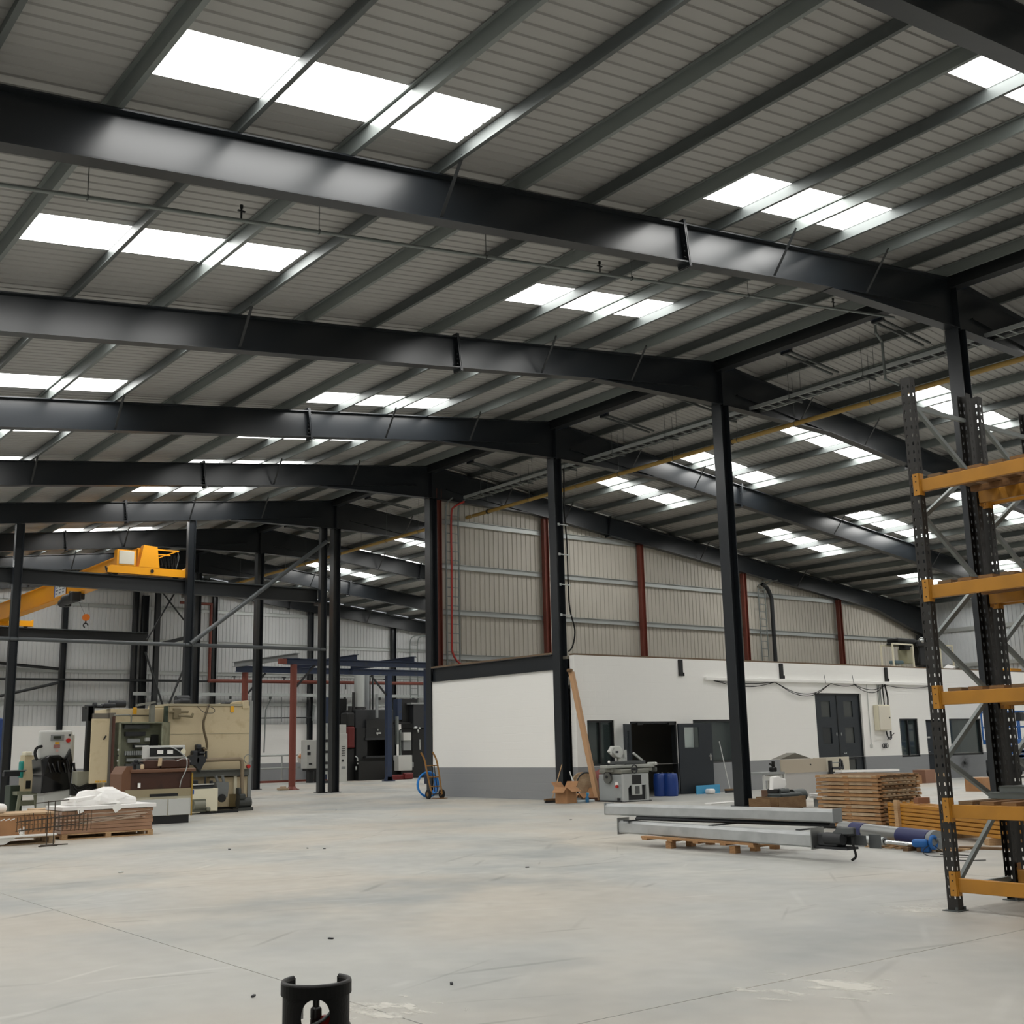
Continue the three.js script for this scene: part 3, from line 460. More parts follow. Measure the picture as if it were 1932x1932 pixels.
{ // overhead travelling crane
  const xb = -7.05, y0 = 7.47, y1 = 8.17, zn = ZR - 0.26, zf = -55.4;
  const c = thing('overhead_crane', 'yellow overhead travelling crane spanning between the two runway beams', 'crane', [xb, 7.21, (zn + zf) / 2]);
  wp('girder', [bx(0.34, y1 - y0, zn - zf - 0.2, xb, (y0 + y1) / 2, (zn + zf) / 2), bx(0.42, 0.03, zn - zf - 0.2, xb, y0 - 0.015, (zn + zf) / 2), bx(0.42, 0.03, zn - zf - 0.2, xb, y1 + 0.015, (zn + zf) / 2)], M.craneYellow, c);
  const carriage = (z, s) => [prism([[-8.3, 7.28], [-5.66, 7.28], [-5.66, 7.6], [-5.74, 7.53], [-8.2, 7.53], [-8.3, 7.45]], 0.3).translate(0, 0, z - 0.15)];
  wp('end_carriage', carriage(zn + 0.02, 1), M.craneYellow, c); wp('end_carriage', carriage(zf, 1), M.craneYellow, c);
  wp('wheel', [-8.0, -5.95].flatMap(x => [zn, zf].map(z => cyl(0.1, 0.08, x, 7.32, z, 'z'))), M.steelDull, c);
  wp('end_box', prism([[-7.28, 7.53], [-6.58, 7.53], [-6.68, 8.24], [-7.14, 8.27]], 0.26).translate(0, 0, zn - 0.08), M.craneYellow, c);
  wp('axle_cap', cyl(0.06, 0.02, -6.833, 7.412, zn + 0.19, 'z'), M.black, c);
  const cab = wp('control_cabinet', bx(0.62, 0.52, 0.3, -7.7, 7.8, zn + 0.02), M.craneYellow, c); wp('cabinet_door', rb(0.5, 0.44, 0.03, -7.7, 7.8, zn + 0.18, 0.02), S('#d9d5c6', 0.5), cab);
  wp('festoon_bracket', [bx(0.78, 0.045, 0.045, -6.3, 8.16, zn + 0.1), bx(0.5, 0.035, 0.035, -6.45, 8.0, zn + 0.1), bar([-6.62, 7.88, zn + 0.1], [-6.0, 8.14, zn + 0.1], 0.03, 0.03)], M.craneYellow, c);
  for (let i = 0; i < 5; i++) wp('festoon_cable', tube([[-6.5 + i * 0.12, 8.02, zn + 0.06], [-6.47 + i * 0.12, 7.75 - i * 0.03, zn + 0.05], [-6.44 + i * 0.12, 7.62 - (i % 2) * 0.06, zn + 0.05], [-6.41 + i * 0.12, 8.03, zn + 0.06]], 0.012, 20, 5), M.rubber, c);
  wp('festoon_lead', tube([[-5.96, 8.16, zn + 0.1], [-5.9, 7.95, zn + 0.1], [-5.98, 7.55, zn + 0.1]], 0.014, 20, 5), M.galvDark, c);
  wp('buffer', [tube([[-8.35, 7.48, zn + 0.1], [-8.28, 7.3, zn + 0.12], [-8.15, 7.22, zn + 0.12]], 0.03, 14, 6), bx(0.22, 0.05, 0.06, -8.25, 7.38, zn + 0.13)], M.black, c);
  wp('lip_plate', bx(0.03, 0.05, 8, xb - 0.3, y0 + 0.0, -49), M.craneYellow, c);
  // rating board on the west face of the girder
  const cv = document.createElement('canvas'); cv.width = 512; cv.height = 256; const g = cv.getContext('2d');
  g.fillStyle = '#dfe2e4'; g.fillRect(0, 0, 512, 256); g.fillStyle = '#1d4f9e'; g.fillRect(0, 0, 42, 256); g.fillStyle = '#5b6470';
  for (let r = 0; r < 4; r++) for (let q = 0; q < 3; q++) g.fillRect(70 + q * 145, 30 + r * 54, 60 + ((r * 7 + q * 5) % 5) * 12, 22);
  const tx = new THREE.CanvasTexture(cv); tx.colorSpace = THREE.SRGBColorSpace;
  const zb0 = -46.82, zb1 = -45.351;
  { const pl = new THREE.PlaneGeometry(Math.abs(zb1 - zb0), 0.56); const o = new THREE.Mesh(pl, new THREE.MeshStandardMaterial({ map: tx, roughness: 0.5 })); o.name = 'rating_board'; o.rotation.y = -Math.PI / 2; o.position.set(-7.265 - xb, 7.82 - 7.21, (zb0 + zb1) / 2 - (zn + zf) / 2); c.add(o); o.userData.label = 'white board with rows of print and a blue edge'; }
  // hoist under the girder
  const zh = -44.6;
  const ho = thing('crane_hoist', 'black electric hoist hanging under the yellow crane girder', 'hoist', [xb, 7.0, zh]);
  wp('trolley', [bx(0.5, 0.2, 0.8, xb - 0.1, 7.32, zh), cyl(0.09, 0.1, xb - 0.32, 7.42, zh + 0.25, 'x')], M.charcoal, ho);
  wp('drum', [cyl(0.2, 1.0, xb - 0.3, 7.25, zh + 0.1, 'z'), rb(0.36, 0.36, 0.4, xb - 0.3, 7.25, zh + 0.7, 0.06)], M.black, ho);
  wp('motor', [cyl(0.16, 0.5, xb - 0.2, 7.22, zh - 0.95, 'z'), bx(0.12, 0.1, 0.5, xb - 0.1, 7.1, zh - 0.8)], M.steelDull, ho);
  const hk = [-6.689,6.583,-44.6];
  wp('wire_rope', [ln([hk[0] - 0.05, hk[1] + 0.12, zh], [hk[0] - 0.25, 7.15, zh - 0.1], 0.006, 5), ln([hk[0] + 0.05, hk[1] + 0.12, zh], [hk[0] + 0.12, 7.15, zh - 0.1], 0.006, 5)], M.steelDull, ho);
  const bk = wp('hook_block', [cyl(0.13, 0.12, hk[0], hk[1], zh, 'z'), bx(0.14, 0.2, 0.1, hk[0], hk[1] + 0.02, zh)], S('#d8741c', 0.45), ho);
  wp('hook', [cyl(0.025, 0.14, hk[0], hk[1] - 0.17, zh), tor(0.08, 0.025, hk[0], hk[1] - 0.3, zh, 'z', 4.4)], M.black, bk);
  // end equipment of the far carriage
  const fd = thing('crane_drive', 'black drive motor on the far crane carriage above the wall runway', 'motor', [-8.6, 7.2, zf + 0.3]);
  const dx = -6.581, dy = 7.552;
  wp('motor_body', [cyl(0.16, 0.4, dx, dy + 0.08, zf + 0.35, 'x'), rb(0.2, 0.2, 0.2, dx - 0.05, dy - 0.05, zf + 0.35, 0.04)], M.black, fd); wp('stop_post', bx(0.1, 0.5, 0.1, dx - 0.2, dy - 0.05, zf + 0.4), M.yellowTag, fd);
}
// ================================================================== SERVICES ON THE FAR GABLE
{ const z = -56.2;
  const t = thing('red_main', 'red oxide water main running along the far gable with a drop pipe', 'pipe', [9, 5, z]);
  wp('pipe', [ln([3.2, 5.03, z], [16.5, 5.08, z], 0.09, 12), ln([3.25, 5.03, z], [3.25, 8.9, z], 0.075, 12), sph(0.1, 3.25, 5.03, z), ln([3.25, 8.9, z], [1.6, 8.9, z], 0.075, 12), sph(0.085, 3.25, 8.9, z)], M.oxide, t);
  for (const x of [4.6, 7.4, 10.6, 13.6]) wp('valve', [cyl(0.03, 0.3, x, 5.15, z), bx(0.2, 0.05, 0.08, x, 5.26, z), cyl(0.02, 0.26, x + 0.5, 4.83, z)], M.steelDull, t);
  const w = thing('wall_tray', 'pale galvanised cable tray along the far gable', 'cable tray', [8, 4.3, z]); wp('tray', [bx(18, 0.16, 0.02, 8.4, 4.36, z), bx(18, 0.02, 0.25, 8.4, 4.28, z + 0.1)], M.galvPale, w);
  for (let x = 0; x < 17; x += 2.2) wp('bracket', bx(0.05, 0.14, 0.2, x, 4.2, z + 0.05), M.galvDark, w);
  const l = thing('cable_ladder', 'tall galvanised cable ladder on the far gable beside the ridge column opening', 'cable tray', [15.6, 4, z]);
  for (const x of [15.25, 15.75]) wp('side_rail', tube([[x, 3.2, z], [x, 6, z], [x, 7.4, z], [x + 0.2, 7.75, z + 0.1], [x + 0.9, 7.8, z + 0.1]], 0.035, 30, 6), M.galv, l);
  for (let y = 3.4; y < 7.5; y += 0.35) wp('rung', bx(0.5, 0.04, 0.03, 15.5, y, z), M.galv, l);
  const p = thing('rain_pipe', 'dark rainwater pipe on the far gable beside the tall cable ladder', 'pipe', [16.6, 3, z]); wp('pipe', tube([[16.6, 3.0, z], [16.6, 7.0, z], [16.65, 7.4, z], [17.0, 7.7, z]], 0.13, 30, 12), M.steelDull, p);
  const d = thing('roller_door_rails', 'thin grey conduits rising from the plinth of the far gable', 'conduit', [5, 1, z]);
  wp('conduit', poly([[6.335,1.428,-56.2], [6.378,3.575,-56.2], [6.722,4.282,-56.2]], 0.035), M.galv, d); wp('conduit', ln([7.291,2.977,-56.2], [7.267,4.232,-56.2], 0.03), M.galv, d); wp('conduit', ln([9.109,3.024,-56.2], [9.161,3.856,-56.2], 0.05), M.galv, d);
  wp('rail', ln([3.5, 3.15, z], [9, 3.2, z], 0.03), M.steelDull, d);
  const gr = thing('guard_rail', 'low galvanised guard rail in front of the far gable plinth', 'rail', [7, 0, -53.5]);
  wp('top_rail', ln([3.9, 1.28, -53.5], [10.2, 1.28, -53.5], 0.05, 10), M.galvPale, gr); wp('middle_rail', ln([3.9, 0.66, -53.5], [10.2, 0.66, -53.5], 0.05, 10), M.galvPale, gr);
  for (const x of [4.0, 6.0, 8.0, 10.0]) wp('post', cyl(0.045, 1.28, x, 0.64, -53.5), M.galvPale, gr);
  one('skirting_channel', 'rusty brown channel lying along the floor by the guard rail', 'channel', bx(6.5, 0.1, 0.12, 6.2, 0.05, -52.6), M.oxide);
}

// ================================================================== MACHINES AND PALLETS ON THE WEST SIDE
{ // big beige press with its electrical cabinet
  const z = -28.8, t = thing('beige_press', 'large worn beige machine with an open electrical cabinet and pipework', 'machine', [-9.3, 0, z - 0.9]);
  wp('body', [rb(2.216,1.664,1.5,-8.41,1.826,-29.55, 0.03), rb(1.534,2.098,1.4,-10.153,1.533,-29.7, 0.02)], M.cream, t);
  wp('lower_body', [rb(1.09,0.743,1.3,-7.82,0.472,-29.5, 0.02), rb(1.176,0.731,1.2,-8.816,0.509,-29.6, 0.02)], M.cream, t);
  wp('panel_seam', bx(2.173,0.013,0.02,-8.426,1.941,-28.8), S('#a89f86', 0.6), t);
  wp('channel', [bx(1.606,0.158,0.16,-8.16,0.948,-28.78), bx(1.602,0.026,0.2,-8.198,1.028,-28.72)], S('#5b5d57', 0.5), t);
  wp('side_post', [bx(0.089,2.71,1.5,-7.292,1.431,-29.55)], M.midGrey, t);
  wp('crown', [prism([[-7.902,2.66], [-7.353,2.662], [-7.356,2.799], [-7.801,2.742]], 0.9).translate(0, 0, z - 0.95), rb(0.179,0.206,0.5,-7.466,2.68,-29, 0.02)], M.cream, t);
  wp('crown_motor', [rb(0.25,0.096,0.3,-7.865,2.712,-29.05, 0.04), rb(0.312,0.162,0.5,-8.917,2.767,-29.45, 0.08), cyl(0.12, 0.35, -8.864, 2.83, -29.6, 'x')], M.charcoal, t);
  wp('top_rim', bx(2,0.054,1.4,-8.551,2.669,-29.46), S('#a79f86', 0.5), t);
  for (const [a, b] of [[438, 1334], [253, 1339]]) wp('lifting_tag', rb(0.09, 0.16, 0.03, a === 438 ? -7.839 : -10.326, a === 438 ? 2.564 : 2.527, a === 438 ? -28.77 : -28.97, 0.01), M.yellowTag, t);
  // west end: black frame post, cream guard door, grey column
  wp('frame_post', [bx(0.126,1.531,0.12,-11.441,1.86,-28.96), bx(0.14,0.354,0.5,-11.414,2.461,-29.15)], M.black, t);
  const gd = wp('guard_door', rb(0.445,1.526,0.06,-11.216,1.567,-28.78, 0.01), M.cream, t);
  wp('door_handle', bx(0.03, 0.11, 0.03, -11.128, 1.874, -28.71, 0, 0, -0.5), M.black, gd);
  wp('warning_stripe', [0, 1, 2, 3, 4].map(i => bx(0.035, 0.04, 0.006, -11.281 + i * 0.055, 0.845, -28.735)), M.yellowTag, gd);
  wp('guard_rail', [bx(0.461,0.139,0.1,-11.168,2.388,-28.85), bx(0.128,1.822,0.18,-10.952,1.556,-28.81)], S('#6a655c', 0.5), t);
  wp('rusty_edge', bx(0.051,1.681,0.06,-10.934,1.536,-28.69), S('#4d2f24', 0.6), t);
  wp('top_gear', [rb(0.312,0.103,0.3,-10.933,2.657,-29.15, 0.04), cyl(0.09, 0.4, -10.716, 2.7, -29.15, 'x'), cyl(0.04, 0.6, -11.216, 2.63, -29.1, 'x'), cyl(0.07, 0.08, -11.281, 2.66, -29.1, 'x')], M.charcoal, t);
  wp('conduit', poly([[-10.951,2.401,-28.65], [-10.549,2.414,-28.65], [-10.521,2.375,-28.65], [-10.526,2.196,-28.65]], 0.02), S('#7a7a70', 0.5), t); wp('cable_duct', bx(0.108,0.442,0.12,-9.954,2.443,-28.81), S('#7a7a70', 0.5), t); wp('top_plate', bar([-10.364,2.649,-28.75], [-9.912,2.729,-28.75], 0.14, 0.05), S('#7a7a70', 0.5), t);
  wp('junction_strip', bx(0.082,0.444,0.1,-9.612,2.415,-28.77), M.darkGreen, t);
  wp('panel_line', [bx(0.932,0.019,0.02,-10.357,2.415,-28.995)], S('#4a4030', 0.6), t);
  // electrical cabinet, door swung open to the east
  const cab = wp('cabinet', (() => { const a = [-10.784,2.225,-28.7], b = [-9.675,1.006,-28.7], w = b[0] - a[0], h = a[1] - b[1], d = 0.34, cx = (a[0] + b[0]) / 2, cy = (a[1] + b[1]) / 2; return [bx(w, h, 0.02, cx, cy, -28.98), bx(0.06, h, d, a[0], cy, -28.83), bx(0.03, h, d, b[0], cy, -28.83), bx(w, 0.03, d, cx, a[1], -28.83), bx(w, 0.03, d, cx, b[1], -28.83)]; })(), M.greenGrey, t);
  wp('cabinet_door', bx(0.7, 2.23 - 1.028, 0.03, -9.7, (2.23 + 1.028) / 2, -28.5, 0.95), M.greenGrey, cab);
  const row = (x0, y0, x1, y1, m) => wp('switchgear', rb(...(([w, h, d, x, y, zz]) => [w, h, 0.09, x, y, zz + 0.1])([x0, y0, x1, y1, m.b].slice(4)[0]), 0.01), m.m, cab);
  const K = M.charcoal, Gy = M.darkGrey;
  row(0, 0, 0, 0, { b: [0.504,0.103,0.1,-10.338,1.958,-28.97], m: K }); row(0, 0, 0, 0, { b: [0.638,0.103,0.1,-10.305,2.138,-28.97], m: Gy });
  row(0, 0, 0, 0, { b: [0.317,0.09,0.1,-10.372,1.798,-28.97], m: M.midGrey }); row(0, 0, 0, 0, { b: [0.107,0.09,0.1,-10.034,1.819,-28.95], m: M.paleGrey }); row(0, 0, 0, 0, { b: [0.4,0.09,0.1,-10.166,1.654,-28.97], m: K });
  row(0, 0, 0, 0, { b: [0.333,0.045,0.1,-10.182,1.656,-28.91], m: M.paleGrey }); row(0, 0, 0, 0, { b: [0.176,0.337,0.1,-9.843,1.771,-28.97], m: M.black }); row(0, 0, 0, 0, { b: [0.396,0.102,0.1,-10.345,1.484,-28.97], m: Gy });
  row(0, 0, 0, 0, { b: [0.396,0.077,0.1,-10.338,1.331,-28.97], m: M.midGrey }); row(0, 0, 0, 0, { b: [0.449,0.191,0.1,-10.33,1.146,-28.97], m: Gy });
  for (let i = 0; i < 8; i++) wp('relay', bx(0.035, 0.1, 0.06, -10.573 + i * 0.055, 1.5, -28.83), M.midGrey, cab);
  wp('base_shelf', [bx(0.364,0.101,0.5,-10.56,0.932,-29.05), bx(0.365,0.202,0.4,-10.516,0.728,-29.1)], S('#55564c', 0.5), t);
  for (let i = 0; i < 5; i++) wp('push_button', cyl(0.02, 0.03, -10.82, 1.579 - i * 0.13, -28.64, 'z'), i % 2 ? M.black : M.paleGrey, t);
  // hose, valve cluster, pipework
  wp('hose', tube([[-8.511,2.667,-28.7], [-8.619,2.463,-28.6], [-8.691,2.237,-28.58], [-8.669,1.999,-28.58], [-8.607,1.8,-28.58], [-8.585,1.576,-28.58], [-8.731,1.551,-28.5]], 0.032, 50), S('#5c4f38', 0.6), t);
  wp('loose_wire', tube([[-8.864,2.622,-28.6], [-8.684,2.475,-28.58], [-8.442,2.462,-28.58], [-8.416,2.556,-28.58], [-8.582,2.636,-28.6]], 0.008, 40, 5), M.charcoal, t);
  wp('limit_switch', [...poly([[-9.588,2.491,-28.65], [-9.077,2.491,-28.65]], 0.035), rb(0.179,0.288,0.15,-9.366,2.45,-28.675, 0.03), ...poly([[-9.358,2.397,-28.6], [-8.996,2.37,-28.6], [-8.971,2.45,-28.6]], 0.03)], S('#7a6f55', 0.6), t);
  wp('valve_block', [rb(0.126,0.131,0.2,-8.831,1.618,-28.55, 0.04), rb(0.139,0.156,0.2,-8.93,1.451,-28.55, 0.04), rb(0.168,0.078,0.2,-8.749,1.46,-28.55, 0.04), cyl(0.13, 0.22, -8.987, 1.296, -28.5, 'z'), cyl(0.12, 0.22, -8.793, 1.291, -28.5, 'z'), bx(0.224,0.392,0.1,-8.761,1.409,-28.6), ...poly([[-8.632,1.51,-28.5], [-8.625,1.288,-28.5]], 0.03), prism([[-0.14, 0], [0.16, 0.05], [0.02, -0.22]], 0.15).translate(-8.846, 1.215, -28.55)], M.charcoal, t);
  wp('valve_bracket', [...poly([[-9.231,1.562,-28.6], [-9.225,1.38,-28.6]], 0.03), rb(0.096,0.091,0.12,-9.278,1.529,-28.56, 0.03), bar([-9.313,1.356,-28.55], [-9.1,1.17,-28.55], 0.05, 0.04)], S('#6b5c40', 0.6), t);
  wp('oil_pipe', [...poly([[-9.439,1.269,-28.5], [-7.723,1.293,-28.5], [-7.664,1.252,-28.5], [-7.647,1.158,-28.5], [-7.641,0.364,-28.5]], 0.05, 10)], S('#84755f', 0.5), t);
  wp('label_plate', bx(0.234,0.13,0.02,-9.342,1.501,-28.79), M.paleGrey, t);
  wp('gauge_ring', [tor(0.11, 0.01, -7.442, 1.287, -28.6, 'z'), cyl(0.05, 0.04, -7.438, 1.099, -28.62, 'z')], M.galv, t);
  wp('red_cap', cyl(0.05, 0.06, -7.438, 1.099, -28.58, 'z'), M.red, t);
  // pump unit in front
  const zc = -27.9;
  wp('pump_cabinet', [rb(0.737,0.581,0.75,-8.916,0.316,-28.275, 0.015)], M.creamPlain, t);
  wp('cabinet_recess', [bx(0.339,0.302,0.03,-9.036,0.208,-27.9)], S('#6d6f62', 0.6), t); wp('pump', [cyl(0.1, 0.28, -9.044, 0.22, -27.87, 'x'), rb(0.109,0.101,0.12,-8.819,0.112,-27.86, 0.03)], S('#7a7a6c', 0.5), t);
  wp('tray', [bx(0.548,0.051,0.6,-8.908,0.681,-28.25), bx(0.492,0.051,0.1,-8.928,0.631,-27.95)], M.charcoal, t); wp('tray_lip', bx(0.547,0.025,0.04,-8.93,0.707,-27.92), M.paleGrey, t);
  wp('valve_row', [rb(0.137,0.102,0.2,-9.053,0.76,-28.2, 0.02), rb(0.056,0.077,0.1,-8.626,0.745,-28.15, 0.01), ...poly([[-8.725,0.876,-28.3], [-8.719,0.695,-28.3]], 0.025)], M.charcoal, t);
  wp('filter_tank', [prism([[-8.427,0.736], [-8.102,0.738], [-8.084,0.62], [-8.12,0.362], [-8.358,0.307], [-8.41,0.632]], 0.35).translate(0, 0, -28.65), ...poly([[-8.402,0.891,-28.4], [-8.341,0.732,-28.4]], 0.04), ...poly([[-8.232,0.898,-28.4], [-8.185,0.74,-28.4]], 0.04)], S('#6f7272', 0.5), t);
  wp('tank_port', cyl(0.1, 0.05, -8.275, 0.343, -28.28, 'z'), M.black, t);
  wp('strut', bx(0.073,0.479,0.08,-7.702,0.654,-28.79), M.creamPlain, t); wp('brown_patch', bx(0.248,0.318,0.02,-7.702,0.255,-28.83), S('#7a6a44', 0.7), t);
  wp('pump_motor', [cyl(0.13, 0.34, -7.582, 0.2, -28.5, 'x'), rb(0.087,0.184,0.2,-7.734,0.488,-28.5, 0.05), rb(0.159,0.131,0.25,-7.674,0.355,-28.475, 0.03), bx(0.42, 0.08, 0.3, -7.594, 0.04, -28.5)], S('#3a3d3b', 0.5), t);
  wp('skid', [bx(2.6, 0.1, 1.2, -8.6, 0.05, -29.5), bx(1.0, 0.06, 0.6, -8.5, 0.03, -28.2)], M.black, t);
  wp('blue_badge', bx(0.121,0.113,0.02,-9.235,0.536,-27.9), M.blue, t);
}
{ // brown and cream test bench in front
  const z = -24.8, t = thing('test_bench', 'brown topped cabinet bench with meters standing before the beige press', 'bench', [-11.1, 0, z - 0.4]);
  const X0 = -11.85, X1 = -10.53, W = X1 - X0, cx = (X0 + X1) / 2;
  wp('plinth', bx(W - 0.06, 0.17, 0.72, cx, 0.085, z - 0.38), M.black, t);
  for (const [a, b] of [[X0, -11.05], [-11.03, X1]]) wp('cabinet_door', rb(b - a, 0.34, 0.03, (a + b) / 2, 0.345, z - 0.005, 0.008), M.paleGrey, t);
  wp('carcass', bx(W, 0.42, 0.74, cx, 0.37, z - 0.395), M.creamPlain, t);
  wp('drawer_band', [bx(W + 0.12, 0.16, 0.78, cx - 0.06, 0.65, z - 0.38)], S('#9b8f72', 0.55), t); wp('band_slot', bx(0.62, 0.06, 0.02, cx + 0.05, 0.6, z + 0.01), M.black, t);
  wp('tank', [rb(W + 0.02, 0.36, 0.74, cx, 0.9, z - 0.38, 0.02)], M.brown, t);
  wp('tank_end', prism([[0, 0], [0.22, 0], [0.22, 0.52], [0.1, 0.52], [0, 0.36]], 0.7).translate(X0 - 0.2, 0.7, z - 0.72), S('#6d4a33', 0.55), t);
  wp('worktop', rb(W + 0.1, 0.07, 0.85, cx + 0.02, 1.11, z - 0.36, 0.015), S('#6b4a36', 0.5), t);
  wp('edge_trim', bx(0.03, 0.9, 0.03, X1 + 0.01, 0.6, z + 0.01), S('#9b7b2c', 0.5), t);
  wp('reservoir', [rb(0.34, 0.2, 0.3, -11.35, 1.24, z - 0.3, 0.03), rb(0.4, 0.18, 0.3, -10.95, 1.24, z - 0.35, 0.03), rb(0.3, 0.2, 0.3, -10.62, 1.25, z - 0.4, 0.03)], M.brown, t);
  wp('tap', [cyl(0.09, 0.04, -11.68, 1.27, z - 0.3), cyl(0.03, 0.12, -11.68, 1.2, z - 0.3), bx(0.22, 0.03, 0.06, -11.62, 1.29, z - 0.3), sph(0.05, -11.66, 1.32, z - 0.3)], M.charcoal, t);
  const m = wp('meter_panel', [rb(0.86, 0.28, 0.3, -10.98, 1.5, z - 0.5, 0.02), bx(0.7, 0.14, 0.3, -11.0, 1.33, z - 0.55)], M.paleGrey, t);
  wp('fascia', bx(0.74, 0.18, 0.012, -10.98, 1.5, z - 0.345), M.black, m); for (const x of [-11.12, -10.9]) wp('meter_dial', bx(0.13, 0.08, 0.012, x, 1.5, z - 0.335), M.plasticWhite, m); wp('round_dial', cyl(0.06, 0.03, -10.6, 1.5, z - 0.35, 'z'), M.creamPlain, m);
  wp('lead', [tube([[-11.1, 1.6, z - 0.35], [-10.9, 1.6, z - 0.3], [-10.7, 1.5, z - 0.3], [-10.45, 1.28, z - 0.3]], 0.014, 30, 6), tube([[-10.8, 1.3, z - 0.2], [-10.65, 1.36, z - 0.05], [-10.68, 1.15, z + 0.07], [-10.78, 0.9, z + 0.05], [-10.8, 0.75, z + 0.03]], 0.01, 30, 6)], M.galvPale, t);
  wp('paper_tag', [bx(0.1, 0.17, 0.006, -11.2, 1.29, z - 0.12, 0.3, 0.2), rb(0.07, 0.1, 0.06, -11.62, 1.2, z - 0.02, 0.02)], S('#d9c3a0', 0.8), t);
  wp('bottle', cyl(0.03, 0.1, -11.7, 0.82, z + 0.05), M.plasticWhite, t);
}
{ // grey control panel machine wrapped in black film
  const z = -30, t = thing('control_panel_machine', 'grey machine with screen panel and body wrapped in black film', 'machine', [-11.85, 0, z - 0.5]);
  wp('panel', rb(0.812,0.69,0.12,-11.887,1.743,-30.06, 0.06), M.paleGrey, t); wp('panel_back', rb(0.778,0.719,0.3,-11.782,1.653,-30.25, 0.06), M.paleGrey, t);
  const d = wp('display_bezel', rb(0.318,0.154,0.03,-11.86,1.908,-29.995, 0.01), M.midGrey, t); wp('lcd_window', bx(0.178,0.064,0.02,-11.875,1.914,-29.965), M.lcd, d);
  wp('stop_button', cyl(0.05, 0.06, -11.605, 1.84, -29.97, 'z'), M.red, t); wp('key_switch', cyl(0.025, 0.05, -11.573, 1.968, -29.97, 'z'), M.charcoal, t);
  wp('warning_label', bx(0.102,0.051,0.015,-11.857,1.78,-29.997), M.yellowTag, t); wp('red_label', bx(0.152,0.089,0.015,-11.865,1.697,-29.997), S('#a07068', 0.6), t); wp('notice_label', bx(0.063,0.064,0.015,-11.854,1.595,-29.997), S('#d8b0a8', 0.6), t);
  wp('hose', tube([[-12.23,1.709,-29.95], [-12.354,1.673,-29.9], [-12.404,1.573,-29.88], [-12.393,1.459,-29.85], [-12.352,1.383,-29.85]], 0.035, 24), M.rubber, t);
  wp('lower_cabinet', rb(0.618,0.643,0.6,-11.823,0.321,-30.2, 0.02), M.paleGrey, t);
  const w = [-12.211,1.433,-30.4], e = [-11.543,1.543,-29.85], b0 = 0.619;
  const film = prism([[w[0], b0], [e[0], b0 + 0.07], [e[0] + 0.02, b0 + 0.65], [e[0] - 0.03, e[1] + 0.05], [w[0] + 0.55, w[1] - 0.08], [w[0] + 0.35, w[1] + 0.03], [w[0] + 0.12, w[1] + 0.02], [w[0] - 0.02, w[1] - 0.06], [w[0] + 0.02, b0 + 0.4]], 0.75, 0.03);
  { const g = film.toNonIndexed ? film : film, p = g.attributes.position; for (let i = 0; i < p.count; i++) { const x = p.getX(i), y = p.getY(i); p.setZ(i, p.getZ(i) + 0.05 * Math.sin(x * 23 + y * 11) + 0.03 * Math.sin(y * 31 - x * 9)); } g.computeVertexNormals(); wp('film_wrap', g.translate(0, 0, -30.62), M.plasticBlack, t); }
  wp('film_fold', [0, 1, 2, 3, 4, 5].map(i => tube([[w[0] + 0.08 + i * 0.13, w[1] - 0.08 - (i % 2) * 0.06, -29.83], [w[0] + 0.14 + i * 0.12, w[1] - 0.2 - (i % 3) * 0.05, -29.8], [w[0] + 0.2 + i * 0.12, w[1] - 0.36, -29.84]], 0.03, 10, 6)), M.plasticBlack, t);
}
{ const z = -29.6, t = thing('film_covered_cabinet', 'beige grey cabinet with black film sagging over its front', 'cabinet', [-11.2, 0, z - 0.4]);
  wp('body', rb(0.466,1.093,0.38,-11.292,0.547,-29.59, 0.015), S('#9b9a8a', 0.55), t);
  wp('film_cover', [prism([[-11.696,0.816], [-11.477,0.72], [-11.089,0.857], [-11.047,0.516], [-11.326,0.49], [-11.681,0.542]], 0.06, 0.01).translate(0, 0, -29.39)], M.plasticBlack, t);
  wp('film_fold', [tube([[-11.628,0.789,-29.33], [-11.503,0.672,-29.31], [-11.122,0.796,-29.33]], 0.03, 20, 6), tube([[-11.622,0.664,-29.33], [-11.473,0.584,-29.31], [-11.14,0.645,-29.33]], 0.025, 20, 6)], M.plasticBlack, t); }
{ // cream pillar machine on a green stand
  const z = -31.2, t = thing('pillar_saw', 'cream upright machine head on a green angle-iron stand', 'machine', [-12.9, 0, z - 0.3]);
  wp('column', prism([[-12.271,0.623], [-12.028,0.614], [-12.053,1.5], [-12.271,1.505]], 0.4).translate(0, 0, z - 0.4), M.cream, t);
  wp('cap', rb(0.167,0.105,0.34,-12.191,1.542,-31.32, 0.03), M.creamPlain, t); wp('opening', bx(0.115,0.195,0.02,-12.156,0.78,-31.2), M.black, t);
  wp('side_guard', [rb(0.089,0.416,0.25,-12.295,1.154,-31.375, 0.05), rb(0.052,0.393,0.25,-12.007,1.159,-31.375, 0.05)], M.teal, t);
  wp('arm', [bx(0.504,0.039,0.12,-12.515,1.116,-31.16), bx(0.43,0.104,0.2,-12.496,1.043,-31.4)], M.charcoal, t); wp('arm_rail', bx(0.528,0.026,0.06,-12.53,1.136,-31.03), M.galv, t);
  wp('stand', [bx(0.483,0.09,0.5,-12.193,0.577,-31.35), bar([-12.383,0.54,-31.05], [-12.439,0.008,-31.05], 0.1, 0.06), bar([-12.014,0.525,-31.05], [-11.933,-0.019,-31.05], 0.1, 0.06), bx(0.409,0.129,0.05,-12.111,0.331,-31.325)], M.greenGrey, t);
  wp('cupboard', rb(0.305,0.752,0.5,-12.341,0.389,-31.75, 0.02), M.darkGreen, t);
}
